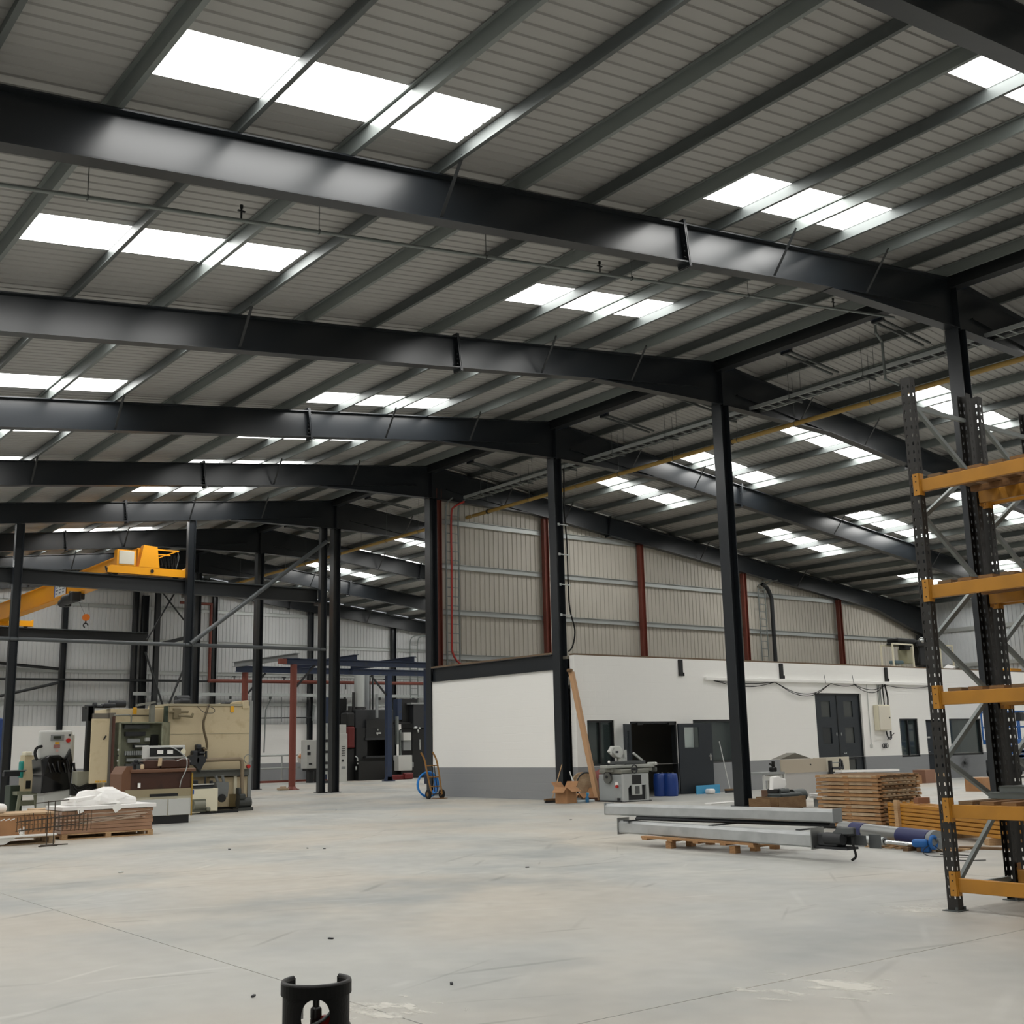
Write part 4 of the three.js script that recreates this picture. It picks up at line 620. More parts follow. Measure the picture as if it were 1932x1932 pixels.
one('blue_tank', 'dark blue tank partly hidden by the crane column at the picture edge', 'tank', [cyl(0.3, 2.6, -11.244, 1.3, -38.6, 'y', 0.3, 24), sph(0.3, -11.244, 2.6, -38.6, 1, 0.3, 1)], S('#123a78', 0.45));

// pallets of flat cardboard
function pallet(name, label, x0, x1, z0, depth, h, m, opts = {}) {      // slats run along x on three bearers
  const W = x1 - x0, cx = (x0 + x1) / 2, cz = z0 - depth / 2;
  const t = thing(name, label, 'pallet', [cx, 0, cz], opts);
  const n = opts.n ?? 5, bw = 0.1;
  for (let i = 0; i < n; i++) mesh('deck_board', bx(W, 0.02, bw, 0, h - 0.01, depth / 2 - bw / 2 - i * (depth - bw) / (n - 1)), m, t);
  for (let i = 0; i < 3; i++) mesh('stringer', bx(bw, 0.022, depth, (i - 1) * (W - bw) / 2, h - 0.031, 0), m, t);
  for (let i = 0; i < 3; i++) for (let j = 0; j < 3; j++) mesh('block', bx(bw, h - 0.062, bw * 1.2, (i - 1) * (W - bw) / 2, (h - 0.042) / 2 + 0.01, (j - 1) * (depth - bw * 1.2) / 2), m, t);
  for (let j = 0; j < 3; j++) mesh('skid', bx(W, 0.02, bw, 0, 0.01, (j - 1) * (depth - bw) / 2), m, t);
  return t;
}
{ const X0 = -14.17, X1 = -12.5, z = -21.75;
  pallet('wooden_pallet', 'low wooden pallet under the film-wrapped cardboard beside the wire stand', X0 + 0.02, X1, z - 0.02, 0.95, 0.1, M.woodPale);
  const t = thing('wrapped_cardboard', 'stack of flat cardboard wrapped in clear film with a white lid', 'cardboard stack', [(X0 + X1) / 2, 0.1, z - 0.5]);
  for (let i = 0; i < 6; i++) wp('cardboard_layer', rb(X1 - X0 + R(-0.03, 0.0), 0.062, 0.92, (X0 + X1) / 2 + R(-0.008, 0.008), 0.132 + i * 0.0655, z - 0.5 + R(-0.006, 0.006), 0.008), M.cardWrap, t);
  for (let i = 0; i < 9; i++) { const y = 0.13 + rnd() * 0.33; wp('film_crease', bar([X0 + rnd() * 0.4, y, z - 0.036], [X1 - rnd() * 0.4, y + R(-0.02, 0.09), z - 0.036], 0.004, 0.008), S('#c9b7a4', 0.12), t); }
  wp('white_lid', rb(X1 - X0 + 0.04, 0.07, 1.0, (X0 + X1) / 2 + 0.02, 0.535, z - 0.5, 0.01), M.sheetWhite, t);
  const b = thing('white_film_heap', 'crumpled heap of white packing film on the cardboard lid', 'packing film', [-13.35, 0.57, z - 0.5]);
  const g = new THREE.IcosahedronGeometry(1, 3).toNonIndexed(); const p = g.attributes.position;
  for (let i = 0; i < p.count; i++) { const v = new THREE.Vector3().fromBufferAttribute(p, i); const k = 1 + 0.28 * noise.noise(v.x * 2.3 + 3, v.y * 2.3, v.z * 2.3) + 0.12 * noise.noise(v.x * 6, v.y * 6, v.z * 6); v.multiplyScalar(k); v.y = Math.max(v.y, -0.05); p.setXYZ(i, v.x * 0.55, v.y * 0.26, v.z * 0.33); } g.deleteAttribute('normal'); g.computeVertexNormals();
  mesh('film', g.translate(0.05, 0.035, 0), M.sheetWhite, b); mesh('foam_slab', [rb(1.15, 0.1, 0.7, 0, 0.05, -0.05, 0.015, 0.05), rb(0.5, 0.06, 0.4, -0.35, 0.13, 0.1, 0.01, 0.3, 0, 0.1)], M.sheetWhite, b);
  wp('film_tail', [bx(0.16, 0.12, 0.008, -13.2, 0.52, z + 0.026, 0, 0, 0.6), bx(0.1, 0.09, 0.008, -13.86, 0.5, z + 0.026, 0, 0, 0.3)], M.plasticWhite, t);
}
{ const X0 = -16.4, X1 = -14.42, z = -21.25;
  pallet('wooden_pallet', 'wooden pallet draped with white film at the picture edge', X0, X1, z, 0.9, 0.13, M.wood);
  const t = thing('cardboard_stack', 'large brown cardboard slab pack on the film-draped pallet', 'cardboard stack', [(X0 + X1) / 2, 0.13, z - 0.45]);
  wp('carton', rb(X1 - X0 - 0.08, 0.36, 0.84, (X0 + X1) / 2 + 0.01, 0.31, z - 0.46, 0.012), M.card, t); wp('carton_lid', rb(X1 - X0 - 0.02, 0.035, 0.9, (X0 + X1) / 2, 0.508, z - 0.46, 0.008), M.cardPale, t);
  wp('film_skirt', [rb(X1 - X0, 0.035, 0.14, (X0 + X1) / 2, 0.15, z + 0.03, 0.012), prism([[X0, 0.0], [-15.25, 0.03], [-15.05, 0.15], [X0, 0.16]], 0.02).translate(0, 0, z + 0.03)], M.plasticWhite, t);
  wp('film_knot', [rb(0.06, 0.11, 0.04, -15.0, 0.22, z + 0.02, 0.02, 0, 0, 0.2), rb(0.03, 0.15, 0.03, -14.95, 0.23, z + 0.02, 0.012)], M.plasticWhite, t);
  wp('print_stripe', [0, 1, 2].map(i => bar([-15.32 + i * 0.08, 0.415, z - 0.035], [-15.25 + i * 0.08, 0.44, z - 0.035], 0.004, 0.016)), M.plasticWhite, t);
  one('white_sack', 'white sack lying on the brown cardboard at the picture edge', 'sack', rb(0.7, 0.16, 0.5, -15.5, 0.605, z - 0.5, 0.08), M.sheetWhite);
}
{ // cardboard further back
  one('cardboard_sheet', 'brown cardboard block with white top behind the wire stand', 'cardboard stack', [rb(0.62, 0.5, 0.6, -14.0, 0.26, -23.1, 0.01), ], M.cardPale);
}
{ // wire display stand
  const z = -20.62, x = -14.691, H = 0.73, t = thing('wire_stand', 'rusty wire display stand with rows of hooks before the cardboard', 'stand', [x, 0, z]);
  for (const d of [-0.055, 0.055]) wp('upright', ln([x + d, 0.02, z], [x + d, H, z], 0.009), S('#4a443c', 0.5, 0.6), t);
  wp('foot', [ln([x - 0.22, 0.012, z + 0.14], [x + 0.1, 0.012, z + 0.08], 0.01), ln([x - 0.12, 0.012, z - 0.1], [x + 0.3, 0.012, z - 0.02], 0.01), ln([x - 0.06, 0.012, z + 0.12], [x - 0.06, 0.012, z - 0.1], 0.009), ln([x + 0.06, 0.012, z + 0.1], [x + 0.06, 0.012, z - 0.08], 0.009)], S('#4a443c', 0.5, 0.6), t);
  wp('top_bar', [ln([x - 0.26, H - 0.03, z], [x + 0.28, H + 0.005, z], 0.008)], S('#4a443c', 0.5, 0.6), t);
  for (const y of [0.62 * H, 0.42 * H]) wp('cross_wire', [ln([x - 0.52, y - 0.03, z + 0.02], [x + 0.56, y + 0.04, z + 0.02], 0.006), ln([x - 0.52, y - 0.05, z - 0.14], [x + 0.56, y + 0.02, z - 0.14], 0.006)], S('#4a443c', 0.5, 0.6), t);
  for (let i = 0; i < 18; i++) { const xx = x - 0.5 + i * 0.068; wp('hook', [ln([xx, 0.33 * H + R(-0.03, 0.02), z + 0.03], [xx, 0.72 * H + R(-0.05, 0.04), z + 0.03], 0.006, 5), ln([xx, 0.34 * H, z - 0.14], [xx, 0.66 * H, z - 0.14], 0.006, 5), ln([xx, 0.5 * H, z + 0.03], [xx, 0.5 * H, z - 0.14], 0.005, 5)], S('#5a4a3a', 0.55, 0.5), t); }
}
one('paper_scrap', 'small crumpled white scrap on the open floor', 'litter', rb(0.07, 0.02, 0.03, -15.428, 0.01, -15.137, 0.008, 0.3), M.paleGrey);
[[433,1603],[580,1601],[612,1602],[995,1637],[634,1529],[655,1480],[624,1773],[640,1761],[748,1779]].length;
for (const [x, z] of [[-12.982,-17.337], [-12.098,-16.494], [-11.976,-16.187], [-11.67,-11.64], [-6.164,-26.252], [-16.096,-8.526], [-17.513,-6.916], [-16.421,-6.39], [-5.351,-18.25]]) one('floor_crumb', 'tiny dark crumb lying on the open floor', 'litter', rb(0.05, 0.012, 0.02, x, 0.006, z, 0.005, x * 3), M.charcoal, { group: 'dark crumbs on the floor' });

// ================================================================== BLUE AND RUST STEEL FRAME, FURNACES
{ const zf = -42, zr = -47.5, t = thing('steel_gantry', 'blue and rust coloured steel frame standing before the far gable', 'steel frame', [4, 0, -45]);
  const tubeCol = (px, x, z, h, m, nm) => { wp('column', cyl(0.135, h, x, h / 2, z, 'y', 0.135, 20), m, t); wp('base_plate', [rb(0.42, 0.03, 0.42, x, 0.015, z, 0.005), cyl(0.24, 0.12, x, 0.06, z, 'y', 0.14, 16)], m, t); };
  tubeCol(0, 0.68, zf, 4.82, M.oxide); tubeCol(0, 1.174, zr, 4.86, M.oxide); 
  const bxx = 8.441; wp('column', bx(0.24, 4.86, 0.24, bxx, 2.43, zr), M.blueSteel, t); wp('base_plate', [bx(0.45, 0.04, 0.45, bxx, 0.02, zr), prism([[-0.2, 0], [0.2, 0], [0.12, 0.2], [-0.12, 0.2]], 0.24).translate(bxx, 0, zr - 0.12)], M.blueSteel, t);
  wp('column', bx(0.24, 4.8, 0.24, 7.0, 2.4, zf), M.blueSteel, t);
  const ib = (x0, z0, x1, z1, y0, h, m) => { const L = Math.hypot(x1 - x0, z1 - z0), a = -Math.atan2(z1 - z0, x1 - x0), M0 = M4((x0 + x1) / 2, y0 + h / 2, (z0 + z1) / 2, 0, a, 0); return wp('beam', [bx(L, h, 0.014), bx(L, 0.02, 0.2, 0, h / 2 - 0.01, 0), bx(L, 0.02, 0.2, 0, -h / 2 + 0.01, 0)].map(g => g.applyMatrix4(M0)), m, t); };
  ib(0.25, zf, 8.2, zf, 4.82, 0.24, M.blueSteel); wp('beam_end', bx(0.3, 0.2, 0.2, 0.18, 4.93, zf + 0.02), M.oxide, t);
  ib(0.733, zr, 10.813, zr, 4.87, 0.27, M.blueSteel);
  ib(0.9, zf - 0.1, 0.6, zr + 0.1, 5.07, 0.22, M.aluDull); ib(3.6, zf - 0.1, 3.6, zr, 5.07, 0.24, M.blueSteel); ib(6.4, zf - 0.1, 6.4, zr, 5.07, 0.24, M.blueSteel);
  for (const [x, z, s] of [[0.68, zf, 1], [1.174, zr, 1], [bxx, zr, -1]]) wp('knee_brace', bar([x + s * 0.12, 3.95, z], [x + s * 0.95, 4.85, z], 0.07, 0.07), M.charcoal, t);
}
one('cement_bag', 'crumpled pale bag lying at the foot of the rust column', 'bag', [rb(0.4, 0.1, 0.3, 0.2, 0.05, -41.8, 0.04), rb(0.25, 0.14, 0.2, 0.3, 0.07, -42.0, 0.05, 0.5)], S('#a08c74', 0.85));
{ // furnace line
  const z = -50.5, t = thing('black_furnace', 'tall black furnace with a dark open charging mouth and flues', 'furnace', [9.3, 0, z - 1]);
  const X0 = 8.451, X1 = 10.628, cx = (X0 + X1) / 2;
  wp('hood', rb(X1 - X0, 1.0, 1.8, cx, 3.0 - 0.1, z - 1, 0.03), M.charcoal, t);
  wp('body', (() => { const s = new THREE.Shape([[X0, 0], [X1, 0], [X1, 2.5], [X0, 2.5]].map(p => new THREE.Vector2(...p))); s.holes.push(new THREE.Path([[9.078,1.167], [10.349,1.088], [10.35,1.938], [9.075,1.956]].map(p => new THREE.Vector2(...p)))); return new THREE.ExtrudeGeometry(s, { depth: 0.5, bevelEnabled: false }).translate(0, 0, z - 0.5); })(), M.steelBlack, t);
  wp('chamber', [bx(X1 - X0, 2.4, 0.1, cx, 1.25, z - 1.2), bx(0.06, 2.4, 1.2, X1 - 0.04, 1.25, z - 0.65), bx(0.06, 2.4, 1.2, X0 + 0.04, 1.25, z - 0.65)], M.black, t);
  wp('door_panel', [bx(1.091,0.925,0.06,9.529,2.463,-50.48)], M.steelBlack, t);
  wp('mouth_lip', bx(1.417,0.102,0.3,9.579,1.104,-50.45), M.charcoal, t); wp('mouth_lintel', bx(1.485,0.103,0.1,9.651,1.972,-50.47), M.charcoal, t);
  wp('maker_mark', [bx(0.273,0.064,0.01,9.651,2.247,-50.385), bx(0.061,0.077,0.01,9.575,2.19,-50.385), prism([[0, 0], [0.06, 0], [0.03, 0.08]], 0.01).translate(9.575, 2.383, -50.38)], M.paleGrey, t);
  wp('flue', [cyl(0.26, 2.0, 8.912, 4.361, z - 0.5, 'y', 0.26, 24)], M.galvPale, t); wp('flue', cyl(0.17, 1.9, 9.631, 4.4, z - 1.1, 'y', 0.17, 20), M.aluDull, t);
  wp('vent_pipe', cyl(0.075, 1.15, 9.495, 3.561, z + 0.2, 'y', 0.075, 14), M.aluDull, t); wp('flue_collar', cyl(0.32, 0.12, 8.915, 3.48, z - 0.5, 'y', 0.3, 20), M.black, t);
  wp('mast', [ln([9.73, 2.8, z - 0.6], [9.73, 5.2, z - 0.6], 0.05), ln([9.577, 3.4, z - 0.6], [9.577, 5.1, z - 0.6], 0.03)], M.steelDull, t);
  const q = thing('furnace_burner', 'black burner unit with red shroud beside the furnace', 'burner', [X0 - 0.5, 0, z - 0.4]);
  wp('shroud', [rb(0.411,1.035,0.6,8.127,2.056,-50.7, 0.08)], S('#5c100e', 0.4), q); wp('burner_body', rb(0.442,0.712,0.7,8.164,2.906,-50.85, 0.1), M.black, q); wp('burner_stack', cyl(0.1, 0.3, 8.205, 3.416, z - 0.2), M.black, q); wp('lower_housing', rb(0.44,1.539,0.8,8.236,0.77,-51, 0.06), M.black, q); wp('stand_pipe', bx(0.119,1.39,0.1,8.496,3.558,-50.85), M.black, q);
  wp('piping', [tube([[8.28,1.158,-50.3], [8.339,1.081,-50.2], [8.369,0.93,-50.2]], 0.03, 14, 6), rb(0.324,0.075,0.05,8.503,0.814,-50.225, 0.01), rb(0.088,0.175,0.05,8.298,0.594,-50.225, 0.02)], M.galvPale, q);
  wp('base', bx(0.614,0.836,0.7,8.152,0.418,-50.9), M.black, q); wp('furnace_base', bx(X1 - X0 + 0.1, 0.9, 0.3, cx, 0.45, z + 0.16), M.black, t);
}
{ // second black machine, partly hidden by the ridge column
  const z = -51.2, t = thing('black_press', 'black pump press with bright fittings beside the furnace', 'machine', [13, 0, z - 1]);
  wp('tall_cabinet', rb(1.042,1.239,1.2,12.735,3.101,-51.8, 0.03), M.charcoal, t); wp('cabinet_cap', bx(1.041,0.081,1.2,12.577,3.731,-51.75), M.midGrey, t);
  wp('dark_tower', rb(0.971,1.188,0.8,12.249,3.411,-52, 0.03), M.black, t); wp('blue_edge', bx(0.255,1.045,0.4,11.573,3.447,-51.7), M.blueSteel, t);
  wp('frame_body', [rb(1.101,2.483,1.2,12.752,1.242,-51.9, 0.04), bx(1.119,0.107,0.5,11.781,2.76,-51.65)], M.black, t);
  wp('hydraulic_ram', [cyl(0.09, 1.4, 11.222, 2.383, z), cyl(0.06, 1.1, 11.001, 1.598, z), cyl(0.07, 1.3, 11.41, 1.749, z)], M.galv, t);
  wp('fitting', [rb(0.193,0.107,0.1,12.307,2.509,-51.15, 0.03), rb(0.129,0.107,0.1,12.532,2.48,-51.15, 0.03), rb(0.097,0.133,0.1,12.451,2.334,-51.15, 0.02), cyl(0.05, 0.1, 12.757, 2.13, z + 0.15, 'z'), cyl(0.04, 0.5, 12.526, 1.654, z + 0.1)], M.chrome, t);
  wp('control_box', rb(0.476,0.395,0.25,11.649,2.073,-51.025, 0.02), M.paleGrey, t); wp('lower_box', rb(0.476,0.5,0.25,11.71,1.626,-51.125, 0.02), M.midGrey, t);
  wp('vent_pipe', cyl(0.09, 1.6, 13.138, 4.39, z - 0.3), M.galvPale, t);
}
{ const z = -49.7, t = thing('white_pump_cabinet', 'pale grey box cabinet with a black panel before the black press', 'cabinet', [10.927, 0, z - 0.3]);
  wp('body', rb(0.801,0.74,0.5,10.834,0.779,-50.05, 0.03), M.paleGrey, t); wp('dark_panel', bx(0.217,0.18,0.03,11.147,0.796,-49.895), M.black, t); wp('side_knob', rb(0.093,0.257,0.1,11.345,0.676,-49.95, 0.03), M.midGrey, t); wp('stand', bx(0.524,0.43,0.3,10.972,0.215,-50.15), M.black, t); }
one('red_bund', 'red hose tray lying on the floor before the black press', 'tray', [rb(0.814,0.23,0.3,10.104,0.115,-49.45, 0.03), rb(0.518,0.314,0.3,10.676,0.157,-49.35, 0.08)], S('#651414', 0.5));
{ const z = -49, t = thing('tall_white_cabinet', 'tall narrow pale grey cabinet with dark vent marks beside the ridge column', 'cabinet', [6.873, 0, z - 0.3]);
  wp('body', [rb(0.394,2.644,0.6,6.847,1.322,-49.3, 0.015), rb(0.422,2.227,0.5,6.88,1.113,-49.23, 0.015)], M.paleGrey, t);
  for (let i = 0; i < 5; i++) wp('vent_slot', bx(0.169,0.029,0.02,6.883,1.626,-48.98).translate(0, -i * 0.1, 0.01), M.charcoal, t); wp('emblem', cyl(0.06, 0.02, 6.848, 0.986, -48.97, 'z'), M.charcoal, t); wp('label_plate', bx(0.197,0.121,0.02,6.899,0.658,-48.97), M.midGrey, t); }
{ const z = -50, t = thing('white_control_cabinet', 'pale control cabinet with dark markings left of the crane column', 'cabinet', [5.829, 0, z - 0.4]);
  wp('body', rb(0.695,1.316,0.6,5.871,1.308,-50.3, 0.02), M.paleGrey, t); wp('marking', [bx(0.111,0.219,0.02,5.591,1.616,-49.99), bx(0.166,0.146,0.02,5.623,1.336,-49.99), bx(0.166,0.073,0.02,5.713,0.861,-49.99)], M.charcoal, t); wp('black_band', bx(0.666,0.097,0.5,5.905,0.601,-50.27), M.black, t); wp('leg', bx(0.249,0.554,0.3,5.828,0.277,-50.25), M.charcoal, t); wp('leg', bx(0.14,0.544,0.3,6.189,0.272,-50.25), M.charcoal, t); }
{ const z = -48.6, t = thing('valve_rack', 'upright rack of chrome pipes between the close pair of columns', 'pipe rack', [5.789, 0, z]);
  wp('pipe', [cyl(0.07, 2.3, 5.761, 1.55, z), cyl(0.05, 2.1, 5.871, 1.2, z)], M.galvPale, t); wp('coupling', [1.9, 1.4, 0.9, 0.6].map(y => cyl(0.1, 0.12, 5.761, y, z)), M.charcoal, t); wp('base', bx(0.4, 0.1, 0.4, 5.816, 0.05, z), M.charcoal, t); wp('back_panel', bx(0.332,3.719,0.05,6.002,2.029,-48.925), M.blueSteel, t); }
one('dark_cupboard', 'black cupboard high behind the ridge column beside the furnace', 'cupboard', rb(0.417,3.982,0.6,8.397,1.991,-52, 0.02), M.black);
{ const z = -47.2, t = thing('sack_bag', 'clear plastic bag of orange scraps hung on the guard rail', 'bag', [7.004, 0.9, -53.3]);
  wp('film', sph(0.3, 7.005, 1.15, -53.3, 0.9, 1.1, 0.5), S('#cfcac2', 0.25), t); wp('scraps', sph(0.2, 6.945, 1.2, -53.2, 1, 0.6, 0.6), S('#c98a5c', 0.6), t); }
{ // hand truck and blue hose at the block corner
  const z = -29.3, t = thing('hand_truck', 'rusty orange hand truck leaning at the dark ridge column', 'hand truck', [-0.95, 0, z]);
  const x0 = -1.284, x1 = -0.928, y1 = 1.34;
  for (const [x, d] of [[x0, -0.06], [x1, 0.0]]) wp('side_rail', tube([[x, 0.12, z], [x - 0.0 + d, 0.75, z - 0.16], [x + d - 0.02, 1.12, z - 0.26], [x + d - 0.1, y1, z - 0.33]], 0.026, 20, 8), M.orange, t);
  for (const y of [0.35, 0.62, 0.95]) wp('cross_bar', ln([x0 - 0.03, y, z - y * 0.22], [x1, y, z - y * 0.22], 0.018), M.orange, t);
  wp('centre_rail', [ln([(x0 + x1) / 2 - 0.05, 0.2, z - 0.04], [(x0 + x1) / 2 - 0.06, 0.95, z - 0.2], 0.014), ln([(x0 + x1) / 2 + 0.05, 0.2, z - 0.04], [(x0 + x1) / 2 + 0.04, 0.95, z - 0.2], 0.014)], M.charcoal, t);
  for (const x of [x0 - 0.06, x1 + 0.06]) { const w = wp('wheel', cyl(0.13, 0.06, x, 0.13, z - 0.1, 'x', 0.13, 22), M.rubber, t); wp('hub', cyl(0.06, 0.07, x, 0.13, z - 0.1, 'x', 0.06, 14), S('#7a5a30', 0.5), w); }
  wp('axle', cyl(0.015, x1 - x0 + 0.16, (x0 + x1) / 2, 0.13, z - 0.1, 'x'), M.charcoal, t); wp('toe_plate', bx(x1 - x0 + 0.1, 0.012, 0.2, (x0 + x1) / 2, 0.012, z + 0.12), M.orange, t);
  const hx = -1.052, h = thing('blue_hose', 'coil of bright blue hose leaning behind the hand truck', 'hose', [hx, 0, -29.9]);
  wp('coil', [0, 1, 2, 3].map(i => tor(0.36 - i * 0.012, 0.028, hx + i * 0.01, 0.4, -29.85 - i * 0.045, 'z').rotateX(0)), M.hoseBlue, h);
}

// ================================================================== ALONG THE WHITE BLOCK
{ // wall trunking, loose cables, electrical cabinet
  const t = thing('wall_trunking', 'white cable trunking with loose cables along the block wall', 'trunking', [10, 3.27, ZW + 0.05]);
  wp('trunking', rb(12.2, 0.1, 0.09, 11.35, 3.32, ZW + 0.048, 0.01), M.plasticWhite, t);
  const dr = (x0, x1, sag, y = 3.26) => tube([[x0, y, ZW + 0.07], [(x0 * 2 + x1) / 3, y - sag * 0.85, ZW + 0.08], [(x0 + x1 * 2) / 3, y - sag * 0.9, ZW + 0.08], [x1, y, ZW + 0.07]], 0.012, 24, 5);
  for (const [a, b, s] of [[5.6, 8.4, 0.16], [5.6, 8.4, 0.06], [8.4, 11.2, 0.42], [8.4, 11.2, 0.36], [11.2, 12.6, 0.08], [12.4, 14.2, 0.28], [12.4, 14.2, 0.18], [14.0, 17, 0.1]]) wp('loose_cable', dr(a, b, s), M.rubber, t);
  for (const x of [10.9, 12.4]) wp('cable_tail', ln([x, 3.26, ZW + 0.1], [x - 0.06, 3.55, ZW + 0.1], 0.008, 5), M.rubber, t);
  const c = thing('electrical_cabinet', 'cream electrical cabinet on the white wall beside the tall doors', 'cabinet', [14.08, 1.66, ZW]);
  wp('body', rb(0.691,0.853,0.19,13.822,2.144,-24.295, 0.01), M.creamPlain, c); wp('door', rb(0.6,0.799,0.03,13.793,2.134,-24.185, 0.01), S('#dcd6c6', 0.5), c); wp('lock', cyl(0.025, 0.03, 14.035, 2.141, -24.16, 'z'), M.charcoal, c);
  for (const x of [13.78, 13.86, 13.94]) wp('conduit', cyl(0.012, 0.66, x, 2.92, ZW + 0.03), M.galv, c);
  wp('supply_cable', [tube([[14.0, 2.56, ZW + 0.1], [13.98, 2.9, ZW + 0.1], [14.0, 3.28, ZW + 0.08]], 0.022, 16, 6), tube([[14.2, 2.56, ZW + 0.1], [14.22, 2.85, ZW + 0.1], [14.14, 3.28, ZW + 0.08]], 0.03, 16, 6)], M.rubber, c);
  wp('tail_cable', [tube([[13.98, 1.7, ZW + 0.1], [14.02, 1.5, ZW + 0.12], [14.15, 1.42, ZW + 0.12], [14.24, 1.46, ZW + 0.1]], 0.025, 20, 6), ln([14.24, 1.7, ZW + 0.1], [14.24, 1.45, ZW + 0.1], 0.03, 8), ln([14.02, 1.4, ZW + 0.1], [14.4, 1.62, ZW + 0.12], 0.014, 6)], M.charcoal, c);
  const k = thing('cable_coil', 'small coil of dark cable on the wall under the cabinet', 'cable', [13.95, 1.15, ZW + 0.05]); wp('coil', [0, 1, 2].map(i => tor(0.07, 0.012, 13.85 + i * 0.09, 1.2, ZW + 0.05, 'z')), M.charcoal, k);
  const s = thing('wall_socket', 'small pale socket at the end of a wall conduit', 'socket', [13.2, 1.15, ZW]); wp('plate', rb(0.1, 0.12, 0.05, 13.2, 1.2, ZW + 0.025, 0.01), M.paleGrey, s); wp('conduit', cyl(0.01, 2.0, 13.2, 2.25, ZW + 0.02), M.galvPale, s);
  const cv = document.createElement('canvas'); cv.width = cv.height = 128; const g = cv.getContext('2d'); const im = g.createImageData(128, 128);
  for (let j = 0; j < 128; j++) for (let i = 0; i < 128; i++) { const dx = (i - 60) / 50, dy = (j - 54) / 56, r = Math.hypot(dx, dy); let a = Math.max(0, 1 - r) ** 1.5 * (0.55 + 0.9 * fbm(i / 128, j / 128, 9, 77, 4)) + Math.max(0, 0.16 - Math.hypot(dx, dy + 0.05)) * 5; const o = (j * 128 + i) * 4; im.data[o] = 22; im.data[o + 1] = 21; im.data[o + 2] = 20; im.data[o + 3] = 255 * Math.max(0, Math.min(0.92, a)); }
  g.putImageData(im, 0, 0); const tx = new THREE.CanvasTexture(cv); tx.colorSpace = THREE.SRGBColorSpace;
  const st = new THREE.Mesh(new THREE.PlaneGeometry(1.1, 0.85), new THREE.MeshStandardMaterial({ map: tx, transparent: true, roughness: 0.95 })); st.name = 'soot_stain'; st.position.set(18.754, 0.43, ZW + 0.004); scene.add(st); st.userData = { label: 'black soot stain on the grey dado under a window', category: 'stain' };
}
{ // long square plank leaning on the corner column
  const a = [0.13,0.022,-23.6], b = [-0.045,3.402,-24.3]; one('leaning_plank', 'long pale square timber leaning against the block corner column', 'timber', bar(a, b, 0.12, 0.12), S('#b8916c', 0.75));
  one('twine_knot', 'scrap of twine and film at the top of the leaning timber', 'twine', [rb(0.16, 0.1, 0.12, ...[-0.117,3.442,-24.28], 0.04)], M.woodDark);
  one('timber_block', 'dark brown block under the foot of the leaning timber', 'timber', bx(0.4, 0.09, 0.2, 0.12, 0.045, -23.65), S('#5a3a2a', 0.8));
}
function broom(label, head, top, m, headMat, w = 0.35) { const t = thing('broom', label, 'broom', [head[0], 0, head[2]]); wp('handle', ln([head[0], 0.09, head[2]], top, 0.013), m, t); wp('brush_head', rb(w, 0.05, 0.08, head[0], 0.085, head[2], 0.01), M.woodDark, t); wp('bristles', rb(w - 0.02, 0.06, 0.06, head[0], 0.03, head[2], 0.01), headMat, t); return t; }
broom('broom with pale handle leaning on the block corner column', [-1.006, 0, -24.1], [-0.228,0.944,-24.6], M.woodPale, M.charcoal, 0.5);
broom('broom with white handle leaning on the white wall by the window', [5.459, 0, -23.8], [5.719,1.467,-24.36], M.paleGrey, M.charcoal, 0.42);
{ const t = thing('mop', 'two white mop handles propped behind the cardboard boxes', 'mop', [0.5, 0, -24.0]); wp('handle', [ln([-0.304,0.103,-23.9], [-0.168,0.762,-24.35], 0.014), ln([-0.157,0.096,-23.9], [-0.152,0.706,-24.35], 0.012)], M.paleGrey, t); wp('mop_head', rb(0.3, 0.1, 0.2, -0.249, 0.05, -23.9, 0.04), M.midGrey, t); }
function carton(label, x, z, w, h, d, m, ry = 0, open = false) {
  const t = thing('cardboard_box', label, 'box', [x, 0, z], { ry }), k = 0.006;
  if (open) { mesh('panel', [bx(w, h, k, 0, h / 2, d / 2), bx(w, h, k, 0, h / 2, -d / 2), bx(k, h, d, w / 2, h / 2, 0), bx(k, h, d, -w / 2, h / 2, 0), bx(w, k, d, 0, k, 0)], m, t);
    mesh('flap', bx(w, k, 0.2, 0, h - 0.05, d / 2 + 0.08, 0, 0.6), m, t); mesh('flap', bx(w, k, 0.2, 0, h + 0.05, -d / 2 - 0.06, 0, 0.9), m, t); mesh('flap', bx(0.2, k, d, -w / 2 - 0.07, h - 0.06, 0, 0, 0, 0.7), m, t); mesh('flap', bx(0.2, k, d, w / 2 + 0.05, h + 0.06, 0, 0, 0, 0.9), m, t); }
  else { mesh('carton', rb(w, h, d, 0, h / 2, 0, 0.006), m, t); mesh('tape', bx(w * 0.12, 0.002, d, 0, h + 0.001, 0), M.cardPale, t); }
  return t;
}
carton('open cardboard box with raised flaps beside the corner column', -1.0, -23.55, 0.42, 0.4, 0.36, M.card, 0.25, true);
carton('low open cardboard box between the plank and the corner column', -0.079, -23.95, 0.42, 0.2, 0.28, M.card, -0.1, true);
one('foam_packing', 'white foam strip lying before the low cardboard box', 'packing', rb(0.6, 0.06, 0.14, -0.417, 0.03, -23.5, 0.02), S('#c9d3d6', 0.6));
{ const x = -0.453, t = thing('spray_bottle', 'blue spray bottle standing before the low cardboard box', 'bottle', [x, 0, -23.35]); mesh('bottle_body', lathe([[0, 0], [0.045, 0], [0.048, 0.12], [0.02, 0.17], [0.018, 0.2], [0, 0.2]]), S('#2f6f9c', 0.3), t); mesh('trigger', [rb(0.03, 0.05, 0.09, 0, 0.22, 0.02, 0.008), bx(0.015, 0.05, 0.02, 0, 0.19, 0.05)], M.boardBlue, t); }
